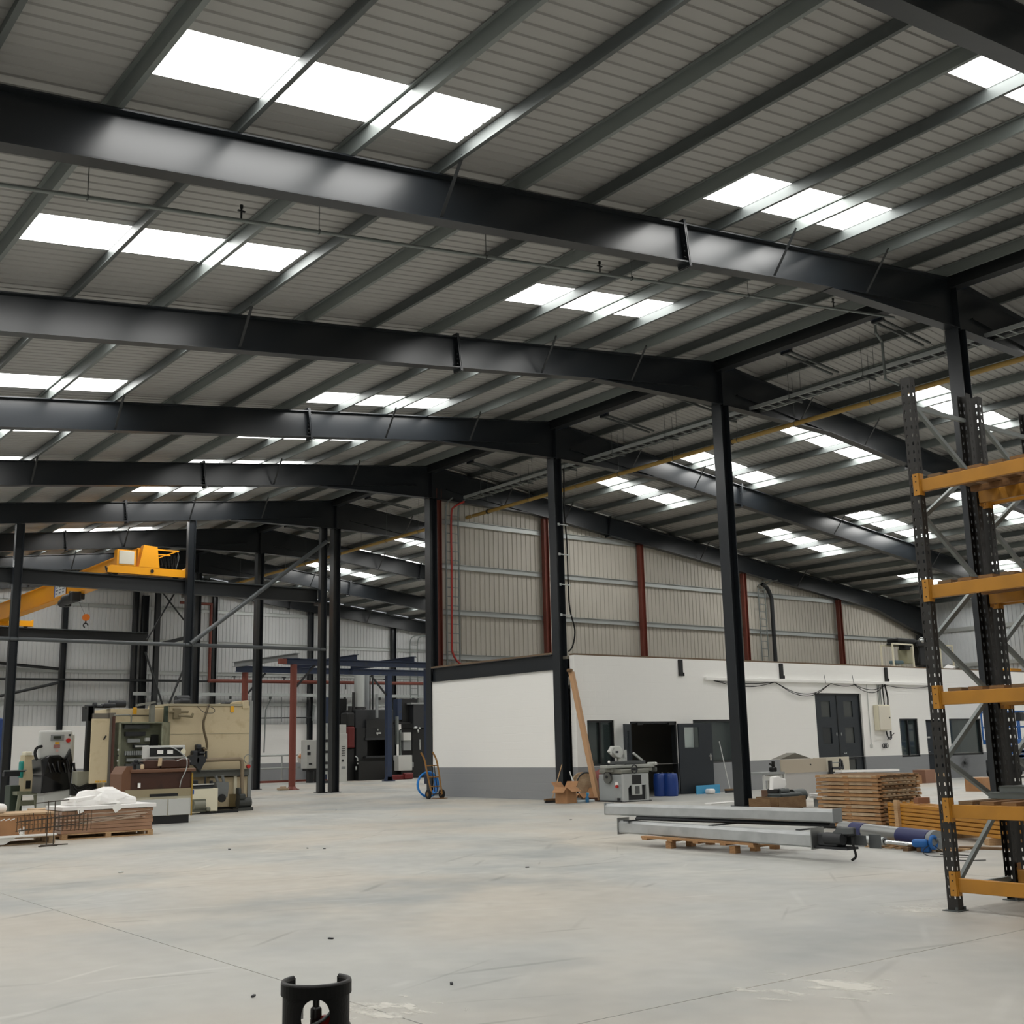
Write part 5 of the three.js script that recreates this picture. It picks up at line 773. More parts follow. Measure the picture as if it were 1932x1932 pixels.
{ const x = 0.177, t = thing('cable_reel', 'wooden cable reel disc leaning behind the cardboard boxes', 'cable reel', [x, 0, -24.1]); mesh('disc', [cyl(0.37, 0.04, 0, 0.37, 0, 'z', 0.37, 28), cyl(0.37, 0.04, 0.02, 0.37, -0.2, 'z', 0.37, 28)], M.wood, t); mesh('hub', cyl(0.12, 0.16, 0.01, 0.37, -0.1, 'z', 0.12, 18), M.black, t); mesh('reel_rim', tor(0.36, 0.02, 0, 0.37, 0.02, 'z'), M.charcoal, t); }
one('warning_board', 'red and white board propped behind the surface grinder', 'board', [bx(0.22, 0.2, 0.02, 0.445, 0.68, -23.9, 0, -0.15, 0.35), bx(0.05, 0.62, 0.03, 0.435, 0.31, -23.93)], S('#a8635e', 0.6));
{ // surface grinder
  const t = thing('surface_grinder', 'grey surface grinder with long table and wheel head before the doorway', 'machine', [0.45, 0, -22.95]), pale = S('#a9acab', 0.45);
  wp('base', rb(0.86, 0.68, 0.88, 0.45, 0.355, -22.98, 0.03), M.machineGrey, t);
  wp('pedestal', (() => { const s = new THREE.Shape([[0.02, 0.02], [0.9, 0.02], [0.9, 0.7], [0.02, 0.7]].map(p => new THREE.Vector2(...p))); s.holes.push(new THREE.Path([[0.17, 0.04], [0.17, 0.34], [0.24, 0.41], [0.8, 0.41], [0.8, 0.04]].map(p => new THREE.Vector2(...p)))); return new THREE.ExtrudeGeometry(s, { depth: 0.08, bevelEnabled: false }).translate(0, 0, -22.54); })(), pale, t);
  wp('recess', bx(0.66, 0.38, 0.02, 0.485, 0.22, -22.53), M.charcoal, t); wp('upper_slot', bx(0.318,0.239,0.02,0.472,0.549,-22.46), M.black, t); wp('control_hatch', rb(0.335,0.264,0.06,0.456,0.298,-22.45, 0.02), S('#b5b8b6', 0.45), t); wp('hatch_window', bx(0.149,0.198,0.02,0.446,0.292,-22.42), M.darkGrey, t);
  wp('saddle', rb(1.0, 0.11, 0.86, 0.5, 0.76, -22.95, 0.03), S('#77786f', 0.45), t); wp('table', rb(1.701,0.081,0.3,0.589,0.883,-22.9, 0.02), S('#a5a7a1', 0.4, 0.3), t); wp('table_top', rb(1.079,0.081,0.22,0.605,0.976,-22.91, 0.01), M.darkGrey, t); wp('table_end', rb(0.117,0.082,0.3,1.433,0.928,-22.85, 0.03), S('#b9bab4', 0.4), t); wp('table_slide', rb(1.479,0.094,0.3,0.665,0.793,-22.95, 0.03), S('#8d8e86', 0.45), t);
  for (const [a, r] of [[[-0.03,0.628,-23.017], 0.13], [[0.374,0.818,-22.42], 0.1]]) wp('handwheel', [tor(r, 0.016, ...a, a[0] < 0 ? 'x' : 'z'), cyl(0.035, 0.12, ...a, a[0] < 0 ? 'x' : 'z')], M.charcoal, t);
  wp('gearbox', cyl(0.14, 0.1, ...[0,0.6,-23.011], 'x', 0.14), S('#5f615c', 0.5), t); wp('end_gear', rb(0.039,0.123,0.2,1.444,0.783,-22.8, 0.05), S('#5f615c', 0.5), t);
  wp('wheel_head', prism([[0.346,1.389], [0.497,1.386], [0.678,1.232], [0.52,1.112], [0.408,1.142], [0.246,1.268]], 0.16, 0.02).translate(0, 0, -23.26), S('#c9cbc6', 0.45), t);
  wp('wheel_guard', tube([[0.262,1.376,-23.05], [0.183,1.296,-23.05], [0.159,1.188,-23.05]], 0.03, 12, 6), S('#b6b8b3', 0.45), t); wp('pillar', bx(0.013,0.163,0.15,0.547,1.045,-23.175), S('#8f918b', 0.45), t); wp('upright_rod', bx(0.057,0.34,0.05,0.646,1.13,-23.025), S('#b6b8b3', 0.45), t); wp('dresser', bx(0.151,0.095,0.1,0.536,1.037,-23.05), S('#b6b8b3', 0.45), t); wp('badge', bx(0.094,0.054,0.02,0.396,1.251,-23.08), M.charcoal, t);
  wp('coolant_arm', bar([0.908,1.213,-23], [1.224,1.013,-23], 0.05, 0.05), S('#b6b8b3', 0.45), t); wp('lever_knob', sph(0.035, ...[-0.152,1.006,-22.8]), M.plasticWhite, t);
  wp('stop_switch', rb(0.04, 0.13, 0.1, ...[0.01,0.43,-22.708], 0.012), M.plasticWhite, t); wp('stop_button', cyl(0.04, 0.05, ...[-0.02,0.392,-22.678], 'x'), M.red, t);
  wp('rating_plate', bx(0.02, 0.06, 0.12, ...[0.02,0.074,-22.66]), M.charcoal, t); wp('foot', bx(1.05, 0.02, 0.98, 0.47, 0.01, -22.96), M.charcoal, t);
}
{ const prof = [[0, 0], [0.25, 0], [0.27, 0.02], [0.285, 0.25], [0.275, 0.28], [0.285, 0.31], [0.285, 0.58], [0.275, 0.61], [0.28, 0.64], [0.26, 0.82], [0.22, 0.86], [0, 0.86]].map(p => [p[0] * 0.7, p[1] * 0.72]);
  const dr = (label, x, z) => { const t = thing('blue_drum', label, 'drum', [x, 0, z], { group: 'blue plastic drums in the doorway' }); mesh('drum_barrel', lathe(prof), M.drumBlue, t); mesh('bung', [cyl(0.03, 0.02, 0.08, 0.63, 0), cyl(0.03, 0.02, -0.08, 0.63, 0)], M.midGrey, t); };
  dr('blue plastic drum further inside the open doorway', 2.961, -24.12); dr('blue plastic drum nearer the open door leaf', 3.117, -23.86); }
one('blue_board', 'light blue board lying on edge at the foot of the open door leaf', 'board', bx(1.1, 0.24, 0.03, 4.75, 0.12, -24.0, 0.1), M.boardBlue);
one('dust_sheet', 'small white bundle on the floor beside the blue board', 'rag', rb(0.26, 0.14, 0.2, 4.618, 0.07, -23.8, 0.05), M.sheetWhite);
one('plaster_dust', 'white strips of packing lying on the floor by the column foot', 'packing', [rb(1.0, 0.03, 0.2, 0.766, 0.015, -19.873, 0.01, 0.1)], M.sheetWhite);

// ================================================================== BENCHES BEHIND THE ALUMINIUM BEAMS
{ const z = -20.5, t = thing('grey_table', 'grey steel table frame with a dark part on it', 'table', [3.5, 0, z - 0.4]); wp('table_top', bx(0.9, 0.06, 0.6, 3.5, 0.62, z - 0.3), M.midGrey, t); for (const [x, zz] of [[3.15, -0.03], [3.95, -0.03], [3.15, -0.57], [3.95, -0.57]]) wp('leg', bx(0.06, 0.6, 0.05, x, 0.3, z + zz), M.paleGrey, t); wp('apron', bx(0.7, 0.12, 0.02, 3.55, 0.5, z - 0.05), M.paleGrey, t);
  const m = thing('small_vice', 'dark small part standing on the grey table', 'vice', [3.85, 0.65, z - 0.3]); wp('casting', [rb(0.16, 0.12, 0.16, 3.85, 0.71, z - 0.3, 0.03), bx(0.06, 0.2, 0.06, 3.87, 0.82, z - 0.3), bar([3.72, 0.86, z - 0.3], [3.86, 0.8, z - 0.3], 0.04, 0.04)], M.black, m); }
{ const z = -20.6, t = thing('panel_bench', 'long bench with beige upright panels and pale grey front', 'bench', [5.3, 0, z - 0.4]);
  const X0 = 3.949, X1 = 5.845, X2 = 7.081;
  wp('upper_panel', rb(X1 - X0, 0.36, 0.04, (X0 + X1) / 2, 0.78, z - 0.02, 0.006), S('#b5aa98', 0.6), t); wp('upper_panel', rb(X2 - X1 + 0.3, 0.4, 0.04, (X1 + X2) / 2, 0.77, z - 0.3, 0.006), S('#c9c2b0', 0.6), t); wp('front_board', bx(X1 - X0 + 0.1, 0.58, 0.5, (X0 + X1) / 2 + 0.05, 0.3, z - 0.28), S('#b9b7b4', 0.6), t);
  wp('dark_flap', prism([[0, 0], [1.3, 0], [0.65, 0.16]], 0.3).translate(X0 + 0.2, 0.96, z - 0.5), S('#6b675c', 0.6), t); wp('socket', cyl(0.02, 0.02, X0 + 1.2, 0.8, z + 0.01, 'z'), M.charcoal, t);
  const v = thing('tool_stand', 'black clamp tool standing on the end of the panel bench', 'tool', [X1 + 0.2, 0.6, z]); wp('clamp', [bx(0.08, 0.45, 0.08, X1 + 0.08, 0.66, z + 0.06), bx(0.5, 0.06, 0.08, X1 + 0.32, 0.68, z + 0.06), bx(0.05, 0.3, 0.05, X1 + 0.5, 0.78, z + 0.06, 0, 0, -0.2), bx(0.05, 0.25, 0.05, X1 + 0.6, 0.76, z + 0.06, 0, 0, 0.2), bx(0.16, 0.14, 0.12, X1 + 0.1, 0.47, z + 0.06)], M.charcoal, v); wp('screw', ln([X1 + 0.1, 0.83, z + 0.06], [X1 + 0.5, 0.83, z + 0.06], 0.012), M.galv, v); wp('foot', bx(0.3, 0.06, 0.3, X1 + 0.12, 0.41, z + 0.06), M.charcoal, v);
  const w = thing('white_channel', 'long white channel lying across the bench towards the pallet stack', 'channel', [7, 0.6, z]); wp('channel', [bar([X1 + 0.1, 0.6, z + 0.3], [X1 + 2.7, 0.56, z + 0.3], 0.25, 0.06), bar([X1 + 0.0, 0.52, z + 0.35], [X1 + 2.6, 0.47, z + 0.35], 0.3, 0.05)], M.sheetWhite, w); for (const q of [0.4, 2.2]) wp('trestle', bx(0.08, 0.5, 0.3, X1 + q, 0.25, z + 0.32), M.midGrey, w); }
{ const z = -16.9, t = thing('wooden_crate', 'low brown wooden crate holding machine parts', 'crate', [-0.4, 0, z - 0.35]);
  const a = -0.669, b = 0.232, m = (a + b) / 2, W = b - a;
  for (const zz of [0, -0.6]) wp('side_board', bx(W, 0.24, 0.03, m, 0.14, z + zz), M.woodDark, t); for (const x of [a, b]) wp('end_board', bx(0.03, 0.24, 0.6, x, 0.14, z - 0.3), M.woodDark, t); wp('bottom_board', bx(W, 0.03, 0.6, m, 0.03, z - 0.3), M.woodDark, t); wp('bearer', [bx(0.1, 0.03, 0.7, a + 0.15, 0.015, z - 0.35), bx(0.1, 0.03, 0.7, b - 0.15, 0.015, z - 0.35)], M.woodDark, t); wp('middle_board', bx(0.03, 0.2, 0.58, -0.922, 0.14, z - 0.3), M.woodDark, t);
  const g = thing('machine_part', 'dark grey motor casting lying in the wooden crate', 'machine part', [0, 0.05, z - 0.35]); wp('casting', [rb(0.75, 0.26, 0.4, m + 0.2, 0.2, z - 0.35, 0.05), cyl(0.13, 0.4, m + 0.62, 0.26, z - 0.35, 'x'), rb(0.3, 0.12, 0.3, m - 0.25, 0.2, z - 0.3, 0.04), cyl(0.06, 0.3, m + 0.1, 0.36, z - 0.3, 'x')], S('#3f4443', 0.45, 0.3), g); wp('black_box', rb(0.4, 0.09, 0.3, m + 0.1, 0.37, z - 0.45, 0.02), M.black, g);
  const k = thing('white_sack', 'crumpled white paper sack standing on the machine parts', 'sack', [m + 0.3, 0.4, z - 0.5]); wp('paper', [prism([[-0.16, 0], [0.09, 0], [0.15, 0.2], [0.03, 0.25], [-0.12, 0.23]], 0.08, 0.02).translate(m + 0.06, 0.42, z - 0.5), prism([[0, 0], [0.14, 0], [0.22, 0.08], [0.2, 0.18], [0.06, 0.2]], 0.08, 0.02).translate(m + 0.18, 0.42, z - 0.56)], M.sheetWhite, k);
}
{ const z = -16.2, t = thing('white_sheets', 'stack of white sheets lying flat beside the slatted pallets', 'sheets', [1.2, 0, z - 0.5]); for (let i = 0; i < 5; i++) wp('sheet', bx(1.1, 0.012, 0.9, 1.15 + R(-0.04, 0.04), 0.19 + i * 0.022, z - 0.45, R(-0.06, 0.06)), M.sheetWhite, t); wp('bearer', [bx(0.1, 0.18, 0.8, 0.75, 0.09, z - 0.45), bx(0.1, 0.18, 0.8, 1.5, 0.09, z - 0.45)], M.midGrey, t); one('flat_tray', 'shallow brown tray leaning behind the column foot', 'tray', [bx(0.7, 0.12, 0.4, 1.035, 0.06, -18.9), bx(0.05, 0.3, 0.4, 1.035 + 0.35, 0.15, -18.9)], S('#6b5240', 0.7)); }

// ================================================================== LONG ALUMINIUM BEAMS ON A PALLET
{ const section = (h, w) => [[-w / 2, 0.02], [-w / 2 + 0.02, 0], [w / 2 - 0.02, 0], [w / 2, 0.02], [w / 2, h - 0.035], [w / 2 - 0.035, h], [-w / 2 + 0.035, h], [-w / 2, h - 0.035]];
  const beam = (a, b, h, w) => { const L = Math.hypot(b[0] - a[0], b[2] - a[2]); return prism(section(h, w), L).rotateY(Math.atan2(b[0] - a[0], b[2] - a[2])).translate(...a); };
  const la = [-8.49, 0.151, -13.33], lb = [-8.75, 0.15, -9.55], ua = [-8.52, 0.405, -13.6], ub = [-8.1, 0.405, -9.72];
  const p = thing('orange_pallet', 'reddish wooden pallet carrying the long aluminium beams', 'pallet', [-8.4, 0, -11.6]);
  for (const x of [-8.72, -8.3, -7.9]) wp('top_board', bx(0.1, 0.03, 2.1, x, 0.135, -11.62), M.woodWarm, p); for (const zz of [-12.6, -12.1, -11.6, -11.1, -10.6]) wp('cross_board', bx(0.92, 0.025, 0.1, -8.31, 0.108, zz), M.woodWarm, p); for (const zz of [-12.14, -10.95]) for (const x of [-8.7, -8.3, -7.9]) wp('foot_block', bx(0.1, 0.096, 0.1, x, 0.048, zz), M.woodWarm, p);
  const lo = thing('aluminium_beam', 'lower of two long pale aluminium beams with machinery on its end', 'beam', [-8.6, 0.15, -11.4]); wp('profile', beam(la, lb, 0.18, 0.2), M.alu, lo); wp('end_plate', [bx(0.24, 0.24, 0.012, la[0], 0.25, la[2] - 0.004), bx(0.25, 0.26, 0.015, lb[0], 0.26, lb[2] + 0.006)], M.bareSteel, lo);
  wp('drive_unit', [rb(0.2, 0.16, 0.3, -8.72, 0.25, -9.35, 0.03), cyl(0.07, 0.26, -8.8, 0.27, -9.25, 'z'), rb(0.16, 0.1, 0.2, -8.7, 0.35, -9.15, 0.02), bx(0.22, 0.03, 0.5, -8.72, 0.16, -9.3)], M.charcoal, lo);
  wp('guide_plate', [bx(0.012, 0.12, 0.35, -8.62, 0.25, -9.1), prism([[0, 0], [0.34, 0.03], [0.34, 0.09], [0.12, 0.09]], 0.02).rotateY(-Math.PI / 2).translate(-8.8, 0.31, -9.3), bx(0.02, 0.16, 0.16, -8.55, 0.24, -8.85)], S('#5d6061', 0.45, 0.4), lo); wp('drop_cable', tube([[-8.78, 0.3, -9.0], [-8.8, 0.2, -8.98], [-8.78, 0.08, -8.97], [-8.8, 0.03, -9.02]], 0.016, 16, 6), M.rubber, lo);
  const sp = thing('packing_timber', 'dark packing strips between the two aluminium beams', 'packing', [-8.45, 0.34, -11.5]); for (const zz of [-13.1, -11.4, -9.9]) wp('strip', bx(0.5, 0.012, 0.08, -8.42, 0.338, zz), M.charcoal, sp);
  const up = thing('aluminium_beam', 'upper of two long pale aluminium beams lying slightly askew', 'beam', [-8.3, 0.405, -11.6]); wp('profile', beam(ua, ub, 0.165, 0.2), M.alu, up); wp('end_plate', [bx(0.21, 0.17, 0.01, ua[0], 0.495, ua[2] - 0.003, 0.1), bx(0.21, 0.17, 0.01, ub[0], 0.495, ub[2] + 0.004, 0.1)], M.aluDull, up); wp('gap_shade_strip', beam([ua[0] + 0.03, 0.346, ua[2] + 0.6], [ub[0] + 0.02, 0.346, ub[2] - 0.1], 0.058, 0.15), M.charcoal, up);  // dark strip under the upper beam stands in for shade in the gap
}
{ // roller and tubes
  const a = [-6.05, 0.155, -11.2], b = [-7.05, 0.155, -9.0], at = k => a.map((v, i) => v + (b[i] - v) * k);
  const t = thing('long_roller', 'long steel roller with dark blue wrapped bands', 'roller', [-6.5, 0, -10]); wp('roller_tube', ln(at(0), at(1), 0.108, 24), M.bareSteel, t); wp('wrap_band', ln(at(0.14), at(0.28), 0.114, 24), M.purpleBlue, t); wp('wrap_band', ln(at(0.66), at(0.96), 0.114, 24), M.purpleBlue, t); wp('end_cap', [ln(at(0.975), at(1.01), 0.122, 24), ln(at(1.0), at(1.04), 0.03, 12)], M.aluDull, t); wp('cradle', [0.1, 0.9].map(k => bx(0.3, 0.046, 0.1, at(k)[0], 0.023, at(k)[2])), M.woodDark, t);
  const p = thing('steel_tube', 'thick silver tube with a chrome rod sliding out of it', 'tube', [-6.9, 0, -10]); wp('outer_tube', [ln([-6.75, 0.09, -10.9], [-6.95, 0.09, -9.85], 0.055, 20)], M.galvPale, p); wp('tube_mouth', ln([-6.945, 0.09, -9.88], [-6.957, 0.09, -9.84], 0.03, 14), M.black, p); wp('chrome_rod', ln([-6.95, 0.085, -9.85], [-7.1, 0.085, -9.2], 0.028, 16), M.chrome, p); wp('prop', [bx(0.2, 0.035, 0.08, -6.78, 0.0175, -10.7), bx(0.2, 0.05, 0.08, -7.05, 0.025, -9.4)], M.woodDark, p);
  const s = thing('blue_strap', 'bright blue strap bundled round the end of the chrome rod', 'strap', [-7.1, 0, -9.15]); wp('webbing', [rb(0.14, 0.1, 0.2, -7.2, 0.12, -9.14, 0.04, 0.4), tor(0.07, 0.025, -7.12, 0.13, -9.0, 'z'), rb(0.1, 0.12, 0.12, -7.14, 0.06, -9.1, 0.03)], S('#1d62a8', 0.5), s);
  const w = thing('thin_wire', 'thin dark wire looping on the floor by the rack foot', 'wire', [-7.2, 0, -8.8]); wp('wire', [tube([[-7.15, 0.12, -9.0], [-7.35, 0.05, -9.0], [-7.5, 0.006, -8.85], [-7.55, 0.006, -8.5], [-7.35, 0.006, -8.3], [-7.2, 0.006, -8.5], [-7.3, 0.006, -8.8]], 0.005, 40, 5), tube([[-7.2, 0.1, -8.95], [-7.3, 0.006, -8.7], [-7.6, 0.006, -8.4], [-7.8, 0.006, -8.2], [-7.6, 0.006, -8.0]], 0.005, 40, 5)], M.rubber, w);
  const f = thing('slat_strips', 'row of thin wooden strips lying on the floor under the roller', 'slats', [-6.8, 0, -9.5]); for (let i = 0; i < 9; i++) { const k = i / 8; wp('slat', bx(0.45, 0.02, 0.09, -6.72 - 0.02 * k, 0.01 + 0.0, -10.15 + i * 0.155, 0.12 + R(-0.03, 0.03)), M.woodPale, f); } wp('batten', bx(0.07, 0.02, 1.5, -6.75, 0.03, -9.5, 0.02), M.woodPale, f);
}
{ // stack of slatted timber frames
  const x0 = -4.42, x1 = -3.25, z0 = -11.7, z1 = -12.9, n = 14, h = 0.0605;
  const D = z0 - z1, slat = ready(bx(0.075, 0.02, D + 0.04)), runner = ready(bx(x1 - x0 - 0.06, 0.03, 0.06)), edge = ready(bx(0.028, 0.046, D)), block = ready(bx(0.1, 0.034, 0.1)), cx = (x0 + x1) / 2, cz = (z0 + z1) / 2;
  one('bearer_board', 'dark board under the stack of slatted timber frames', 'pallet', [bx(x1 - x0 - 0.1, 0.035, z0 - z1 - 0.1, cx, 0.0175, cz)], M.black);
  const words = ['bottom', 'second from the bottom', 'third from the bottom', 'fourth from the bottom', 'fifth from the bottom', 'sixth from the bottom', 'seventh from the bottom', 'seventh from the top', 'sixth from the top', 'fifth from the top', 'fourth from the top', 'third from the top', 'second from the top', 'top'];
  for (let i = 0; i < n; i++) {
    const t = thing('slatted_frame', `slatted timber frame, ${words[i]} of the stack behind the beams`, 'timber frame', [cx + R(-0.02, 0.02), 0.036 + i * h, cz + R(-0.015, 0.015)], { group: 'stacked slatted timber frames' }), m = i % 3 === 1 ? M.woodDark : M.wood;
    for (const q of [-0.47, 0, 0.47]) mesh('runner', runner, m, t).position.set(0, 0.016, q * D);
    for (const q of [-1, 1]) mesh('edge_board', edge, i % 2 ? M.wood : M.woodWarm, t).position.set(q * ((x1 - x0) / 2 - 0.014), 0.03, 0);
    for (const q of [-1, 1]) for (const w of [-1, 0, 1]) mesh('corner_block', block, M.woodWarm, t).position.set(q * ((x1 - x0) / 2 - 0.046), 0.02, w * (D / 2 - 0.04));
    for (let k = 0; k < 8; k++) mesh('slat', slat, k % 3 ? m : M.woodWarm, t).position.set((k - 3.5) * 0.125, 0.042, i % 2 ? 0.05 : -0.01);
  }
}
{ // stack of spare yellow rack beams
  const a = [-4.35, -11.45], b = [-5.68, -8.75], L = Math.hypot(b[0] - a[0], b[1] - a[1]), ang = Math.atan2(b[0] - a[0], b[1] - a[1]), g = ready(rb(0.05, 0.047, L, 0, 0.0235, 0, 0.006)), pl = ready([bx(0.06, 0.06, 0.006, 0, 0.03, L / 2), bx(0.06, 0.06, 0.006, 0, 0.03, -L / 2)]);
  const mid = k => [(a[0] + b[0]) / 2 + Math.cos(ang) * k, (a[1] + b[1]) / 2 - Math.sin(ang) * k];
  const base = thing('timber_bearer', 'flat timber bearers under the stack of yellow beams', 'timber', [mid(0.15)[0], 0, mid(0.15)[1]], { ry: ang }); for (const q of [-0.42, 0.0, 0.42]) mesh('bearer', bx(0.75, 0.09, 0.12, 0, 0.045, q * L), M.woodPale, base);
  const rows = ['lowest', 'second', 'third', 'fourth', 'fifth', 'topmost'];
  for (let r = 0; r < 6; r++) for (let k = 0; k < 4; k++) { const c = mid(-0.1 + k * 0.13), t = thing('yellow_beam', k === 0 ? `yellow steel rack beam, front of the ${rows[r]} layer in the stack` : `yellow steel rack beam behind the front of the ${rows[r]} layer`, 'beam', [c[0], 0.092 + r * 0.0605, c[1]], { ry: ang, group: 'stacked yellow rack beams' }); mesh('box_section', g, M.rackYellow, t); mesh('end_plate', pl, M.rackYellow, t); }
  const p = mid(-0.175); const post = thing('stack_post', 'upright timber batten strapped to the end of the yellow beams', 'timber', [a[0] + Math.sin(ang) * 0.2 - 0.15, 0, a[1] + Math.cos(ang) * 0.2 + 0.06], { ry: ang }); mesh('batten', bx(0.05, 0.5, 0.11, -0.04, 0.25, 0), M.woodPale, post);
  one('brick_offcut', 'reddish brown block resting on top of the yellow beams', 'block', bx(0.2, 0.09, 0.12, mid(0.05)[0] + 0.35, 0.504, mid(0.05)[1] - 0.7, ang), S('#8a5f45', 0.8));
  one('floor_timber', 'brown timber offcut on the floor before the yellow beams', 'timber', bx(0.12, 0.03, 0.7, -6.3, 0.015, -8.75, 0.3), M.woodDark);
  one('white_offcuts', 'pale offcuts lying on the floor before the yellow beams', 'offcut', [rb(0.3, 0.03, 0.9, -5.9, 0.015, -8.0, 0.01, -0.45), rb(0.2, 0.02, 0.5, -6.1, 0.01, -7.5, 0.01, -0.3)], M.cardPale);
}
carton('closed brown carton on the floor behind the rack column', 9.0, -18.0, 0.75, 0.35, 0.5, M.card, 0.1);
carton('low brown carton, nearest the tall doors in the row by the single door', 12.6, -22.6, 0.7, 0.26, 0.45, M.card, 0.1); carton('tall reddish carton, middle of the row by the single door', 13.55, -22.7, 0.6, 0.42, 0.45, M.cardRed, 0.05); carton('pale carton, nearest the single door in the row', 14.35, -22.8, 0.6, 0.3, 0.45, M.cardPale, -0.1);
{ // blue scissor lift
  const x0 = 18, x1 = x0 + 2.4, z = -22.2, t = thing('scissor_lift', 'blue scissor lift parked before the end of the white block', 'scissor lift', [(x0 + x1) / 2, 0, z - 0.5]);
  wp('chassis', rb(x1 - x0, 0.42, 0.9, (x0 + x1) / 2, 0.42, z - 0.5, 0.04), M.charcoal, t); for (const x of [x0 + 0.35, x1 - 0.35]) for (const zz of [-0.05, -0.95]) wp('wheel', cyl(0.21, 0.16, x, 0.21, z + zz, 'z', 0.21, 20), M.rubber, t);
  for (let i = 0; i < 3; i++) for (const s of [-1, 1]) wp('scissor_arm', bar([(x0 + x1) / 2 - s * 1.0, 0.66 + i * 0.16, z - 0.3], [(x0 + x1) / 2 + s * 1.0, 0.8 + i * 0.16, z - 0.3], 0.06, 0.09), M.liftBlue, t);
  wp('platform', rb(x1 - x0, 0.16, 0.95, (x0 + x1) / 2, 1.24, z - 0.5, 0.02), M.liftBlue, t); const gx = [x0 + 0.02, x0 + 0.9, x1 - 0.9, x1 - 0.02];
  for (const zz of [-0.05, -0.95]) { for (const x of gx) wp('rail_post', cyl(0.03, 1.0, x, 1.8, z + zz), M.liftBlue, t); for (const y of [1.75, 2.28]) wp('guard_rail', cyl(0.03, x1 - x0, (x0 + x1) / 2, y, z + zz, 'x'), M.liftBlue, t); }
  wp('end_panel', bx(0.05, 0.8, 0.25, x0, 1.75, z - 0.5), S('#123a78', 0.45), t); wp('control_box', rb(0.3, 0.3, 0.2, x1 - 1.4, 2.1, z - 0.05, 0.03), M.charcoal, t);
}
// ================================================================== ON THE MEZZANINE
{ const z = -25.4, y = TOPW + 0.045, t = thing('cream_cage', 'cream tubular frame round a small machine on the mezzanine', 'machine frame', [18, y, z]);
  const xs = [16.358, 17.62, 17.959], h = 0.92; for (const [x, zz] of [[xs[0], z], [xs[1], z], [xs[1] + 0.3, z - 0.7], [xs[0] + 0.3, z - 0.7]]) wp('frame_post', bx(0.05, h, 0.05, x, y + h / 2, zz), M.creamPlain, t);
  wp('top_rail', [bx(xs[1] - xs[0], 0.05, 0.05, (xs[0] + xs[1]) / 2, y + h, z), bx(xs[1] - xs[0], 0.05, 0.05, (xs[0] + xs[1]) / 2 + 0.3, y + h, z - 0.7)], M.creamPlain, t); wp('bottom_rail', bx(xs[1] - xs[0] + 0.9, 0.05, 0.05, (xs[0] + xs[1]) / 2 + 0.45, y + 0.03, z + 0.03), M.creamPlain, t);
  wp('machine_box', rb(0.339,0.594,0.4,17.713,4.461,-25.8, 0.02), S('#a9a68a', 0.5), t); wp('head', [rb(1.146,0.178,0.5,17.449,5.006,-25.75, 0.06), rb(0.337,0.277,0.3,17.481,4.8,-25.65, 0.04), rb(1.072,0.079,0.4,17.262,4.871,-25.7, 0.02)], M.black, t); wp('blue_parts', rb(0.531,0.137,0.3,17.04,4.197,-25.75, 0.04), S('#5a7076', 0.5), t);
  wp('cable', tube([[17.698,4.87,-25.3], [17.856,4.58,-25.3], [17.727,4.184,-25.3]], 0.02, 16, 6), M.rubber, t);
  const d = thing('robot_arm', 'black jointed arm on the mezzanine behind the rack post', 'machine', [18.33, y, z - 0.3]); wp('arm', [rb(0.658,0.241,0.4,18.437,4.933,-25.7, 0.08), rb(0.346,0.761,0.3,18.535,4.486,-25.75, 0.05)], M.black, d); wp('joint', sph(0.12, 18.456, 5.045, -25.55), M.chrome, d);
  const e = thing('cream_table_frame', 'open cream tubular frame alone on the mezzanine', 'frame', [21, y, -26]); const a = 20.372, b = 21.217; for (const q of [a, b]) wp('post', bx(0.05, 1.05, 0.05, q, y + 0.525, -26), M.creamPlain, e); wp('rail', bx(b - a, 0.05, 0.05, (a + b) / 2, y + 1.05, -26), M.creamPlain, e); one('paper_sheet', 'white sheet lying at the mezzanine edge', 'paper', bx(0.5, 0.12, 0.3, 19.559, y + 0.06, -25.2, 0.2, 0.3, 0.3), M.sheetWhite);
  const f = thing('yellow_machine', 'small yellow machine at the far end of the mezzanine', 'machine', [26.626, y, -26.7]); wp('body', rb(0.9, 0.22, 0.5, 26.626, y + 0.21, -26.7, 0.04), M.craneYellow, f); wp('base', bx(1.0, 0.1, 0.5, 26.626, y + 0.05, -26.7), M.charcoal, f);
}

